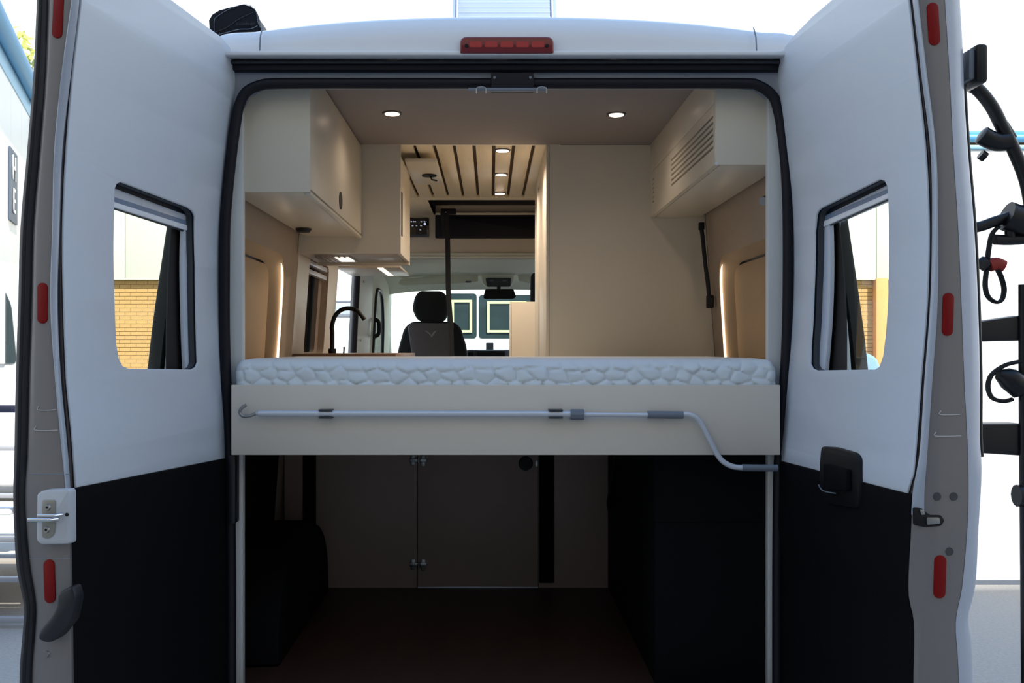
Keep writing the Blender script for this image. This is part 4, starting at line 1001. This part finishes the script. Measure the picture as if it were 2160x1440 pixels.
def slab(nm, pxs, d0, th, mat, par, bev=.004):
    pts = [(U(x, y, d0).x, U(x, y, d0).z) for x, y in pxs]
    return plate(nm, round_poly(pts, .01), XZ(U(0, 0, d0).y), th, mat, par, bev=bev)
vz = empty('sun_visor', (-.35, 4.7, 2.1), 'grey-green sun visor left of the mirror above the windscreen', 'sun visor', 'sun visors')
slab('visor_flap', [(846, 587), (1008, 576), (1009, 594), (985, 597), (850, 602), (840, 598)], 7.65, .02, m_hl, vz, .006)
vz2 = empty('sun_visor', (.45, 4.7, 2.1), 'grey-green sun visor right of the mirror above the windscreen', 'sun visor', 'sun visors')
slab('visor_flap', [(1092, 576), (1200, 580), (1200, 598), (1112, 597), (1094, 592)], 7.65, .02, m_hl, vz2, .006)
slab('clip', [(982, 592), (994, 592), (994, 596), (982, 596)], 7.63, .01, m_greyp, vz, .001)
cn = empty('roof_console', (0.0, 4.7, 2.1), 'roof console with dark switch panel above the rear-view mirror', 'console')
slab('housing', [(1013, 572), (1088, 572), (1082, 597), (1075, 606), (1028, 606), (1018, 597)], 7.62, .08, m_hl, cn, .01)
slab('switch_panel', [(1024, 586), (1078, 586), (1077, 604), (1027, 604)], 7.60, .03, m_darkgrey, cn)
for x_ in (1033, 1060): slab('switch_mark', [(x_, 590), (x_ + 8, 590), (x_ + 8, 593), (x_, 593)], 7.595, .006, m_greyp, cn, .0005)
mi = empty('rear_view_mirror', (.01, 4.65, 1.98), 'black rear-view mirror hanging below the roof console', 'mirror')
slab('mirror_body', [(1024, 609), (1083, 609), (1089, 626), (1083, 630), (1022, 630), (1019, 627)], 7.5, .03, m_black, mi, .006)
tube('stem', [U(1052, 604, 7.55), U(1052, 612, 7.55)], .014, m_black, mi, 8)

# windscreen with pillars and dashboard
wsn = empty('windscreen', (0, 5.3, 1.4), 'large front windscreen beyond the cab seats', 'windscreen')
def wf(u, v, w): return (u, 5.15 + (2.1 - v) * .7 + w, v)
plate('pane', [(-.92, 1.3), (.92, 1.3), (.86, 2.07), (-.86, 2.07)], wf, .005, m_glass, wsn)
tube('pillar', [(-.9, 5.12, 2.12), (-.925, 5.5, 1.65), (-.94, 5.8, 1.25)], .035, m_hl, wsn, 10)
tube('pillar', [(.9, 5.12, 2.12), (.925, 5.5, 1.65), (.94, 5.8, 1.25)], .035, m_hl, wsn, 10)
tube('header_shade_band', [(-.9, 5.12, 2.06), (0, 5.08, 2.085), (.9, 5.12, 2.06)], .025, m_darkgrey, wsn, 10)
db = empty('dashboard', (0, 4.9, 1.3), 'dark dashboard with vents and central display in the cab', 'dashboard')
box('body', (-.9, 4.95, .9), (.9, 5.6, 1.44), m_darkgrey, db, .04)
a = U(1006, 760, 7.7); b = U(1066, 739, 7.7)
box('display', (a.x, 4.8, a.z), (b.x, 4.84, b.z), m_gasket, db, .01)
box('display_surround', (a.x - .07, 4.83, a.z - .2), (b.x + .05, 4.98, b.z + .006), m_greyp, db, .015)
for x_ in (989, 996):
    p = U(x_, 745, 7.68); box('vent', (p.x - .01, 4.79, p.z - .03), (p.x + .01, 4.84, p.z + .012), m_black, db, .003)
box('vent_surround', (U(984, 0, 7.7).x, 4.81, 1.40), (U(1002, 0, 7.7).x, 4.95, U(0, 738, 7.7).z), m_darkgrey, db, .01)
p = U(1033, 728, 7.9); box('phone_mount', (p.x - .03, 4.98, 1.43), (p.x + .03, 5.02, p.z + .02), m_greyp, db, .006)

# driver seat
def seat_px(nm, px, d0, th, mat, par, bev=.03, seg=4):
    pts = [(U(x, y, d0).x, U(x, y, d0).z) for x, y in px]
    return plate(nm, round_poly(pts, .03, 5), XZ(U(0, 0, d0).y), th, mat, par, bev=bev, seg=seg)
st = empty('driver_seat', (-.5, 4.6, .7), 'dark cab seat with grey centre and pale bird emblem on its backrest', 'seat')
DS_ = 7.2
seat_px('headrest', [(884, 613), (930, 613), (942, 622), (946, 650), (940, 672), (930, 680), (890, 680), (878, 672), (869, 652), (874, 626)], DS_, .12, m_seatdark, st, .03)
bk_ = seat_px('backrest', [(868, 678), (958, 678), (972, 692), (983, 730), (990, 780), (995, 900), (825, 900), (832, 780), (840, 735), (852, 692)], DS_ + .02, .13, m_seatdark, st, .035)
seat_px('backrest_centre', [(866, 681), (958, 681), (948, 760), (950, 900), (872, 900), (870, 760), (860, 690)], DS_ + .005, .03, m_seatgrey, st, .012)
seat_px('seat_cushion', [(835, 900), (990, 900), (990, 960), (835, 960)], DS_, .55, m_seatdark, st, .03)
for x_ in (900, 918): tube('headrest_post', [U(x_, 676, DS_ + .07), U(x_, 690, DS_ + .07)], .007, m_steel, st, 8)
bird = [(895, 697), (899, 697.5), (904, 700), (908, 704), (910.5, 706), (914, 700.5), (918, 698), (922.5, 697.5), (919, 699.5), (916.5, 703), (915, 706.5), (912.5, 708.5), (911, 710.5), (908, 711), (910, 708.5), (907, 706.5), (903, 702.5), (899, 699.5)]
plate('bird_emblem', [(U(x, y, DS_).x, U(x, y, DS_).z) for x, y in bird], XZ(U(0, 0, DS_).y - .001), .01, M('emblem_thread', (168, 168, 176), .6), st)
ps = empty('passenger_seat', (.4, 4.4, .7), 'black cab seat edge peeping above the tan cabinet', 'seat')
seat_px('headrest', [(1121, 574), (1180, 574), (1180, 640), (1119, 640)], 6.6, .12, m_seatdark, ps, .02)
seat_px('backrest', [(1116, 642), (1250, 642), (1255, 900), (1114, 900)], 6.6, .13, m_seatdark, ps, .03)
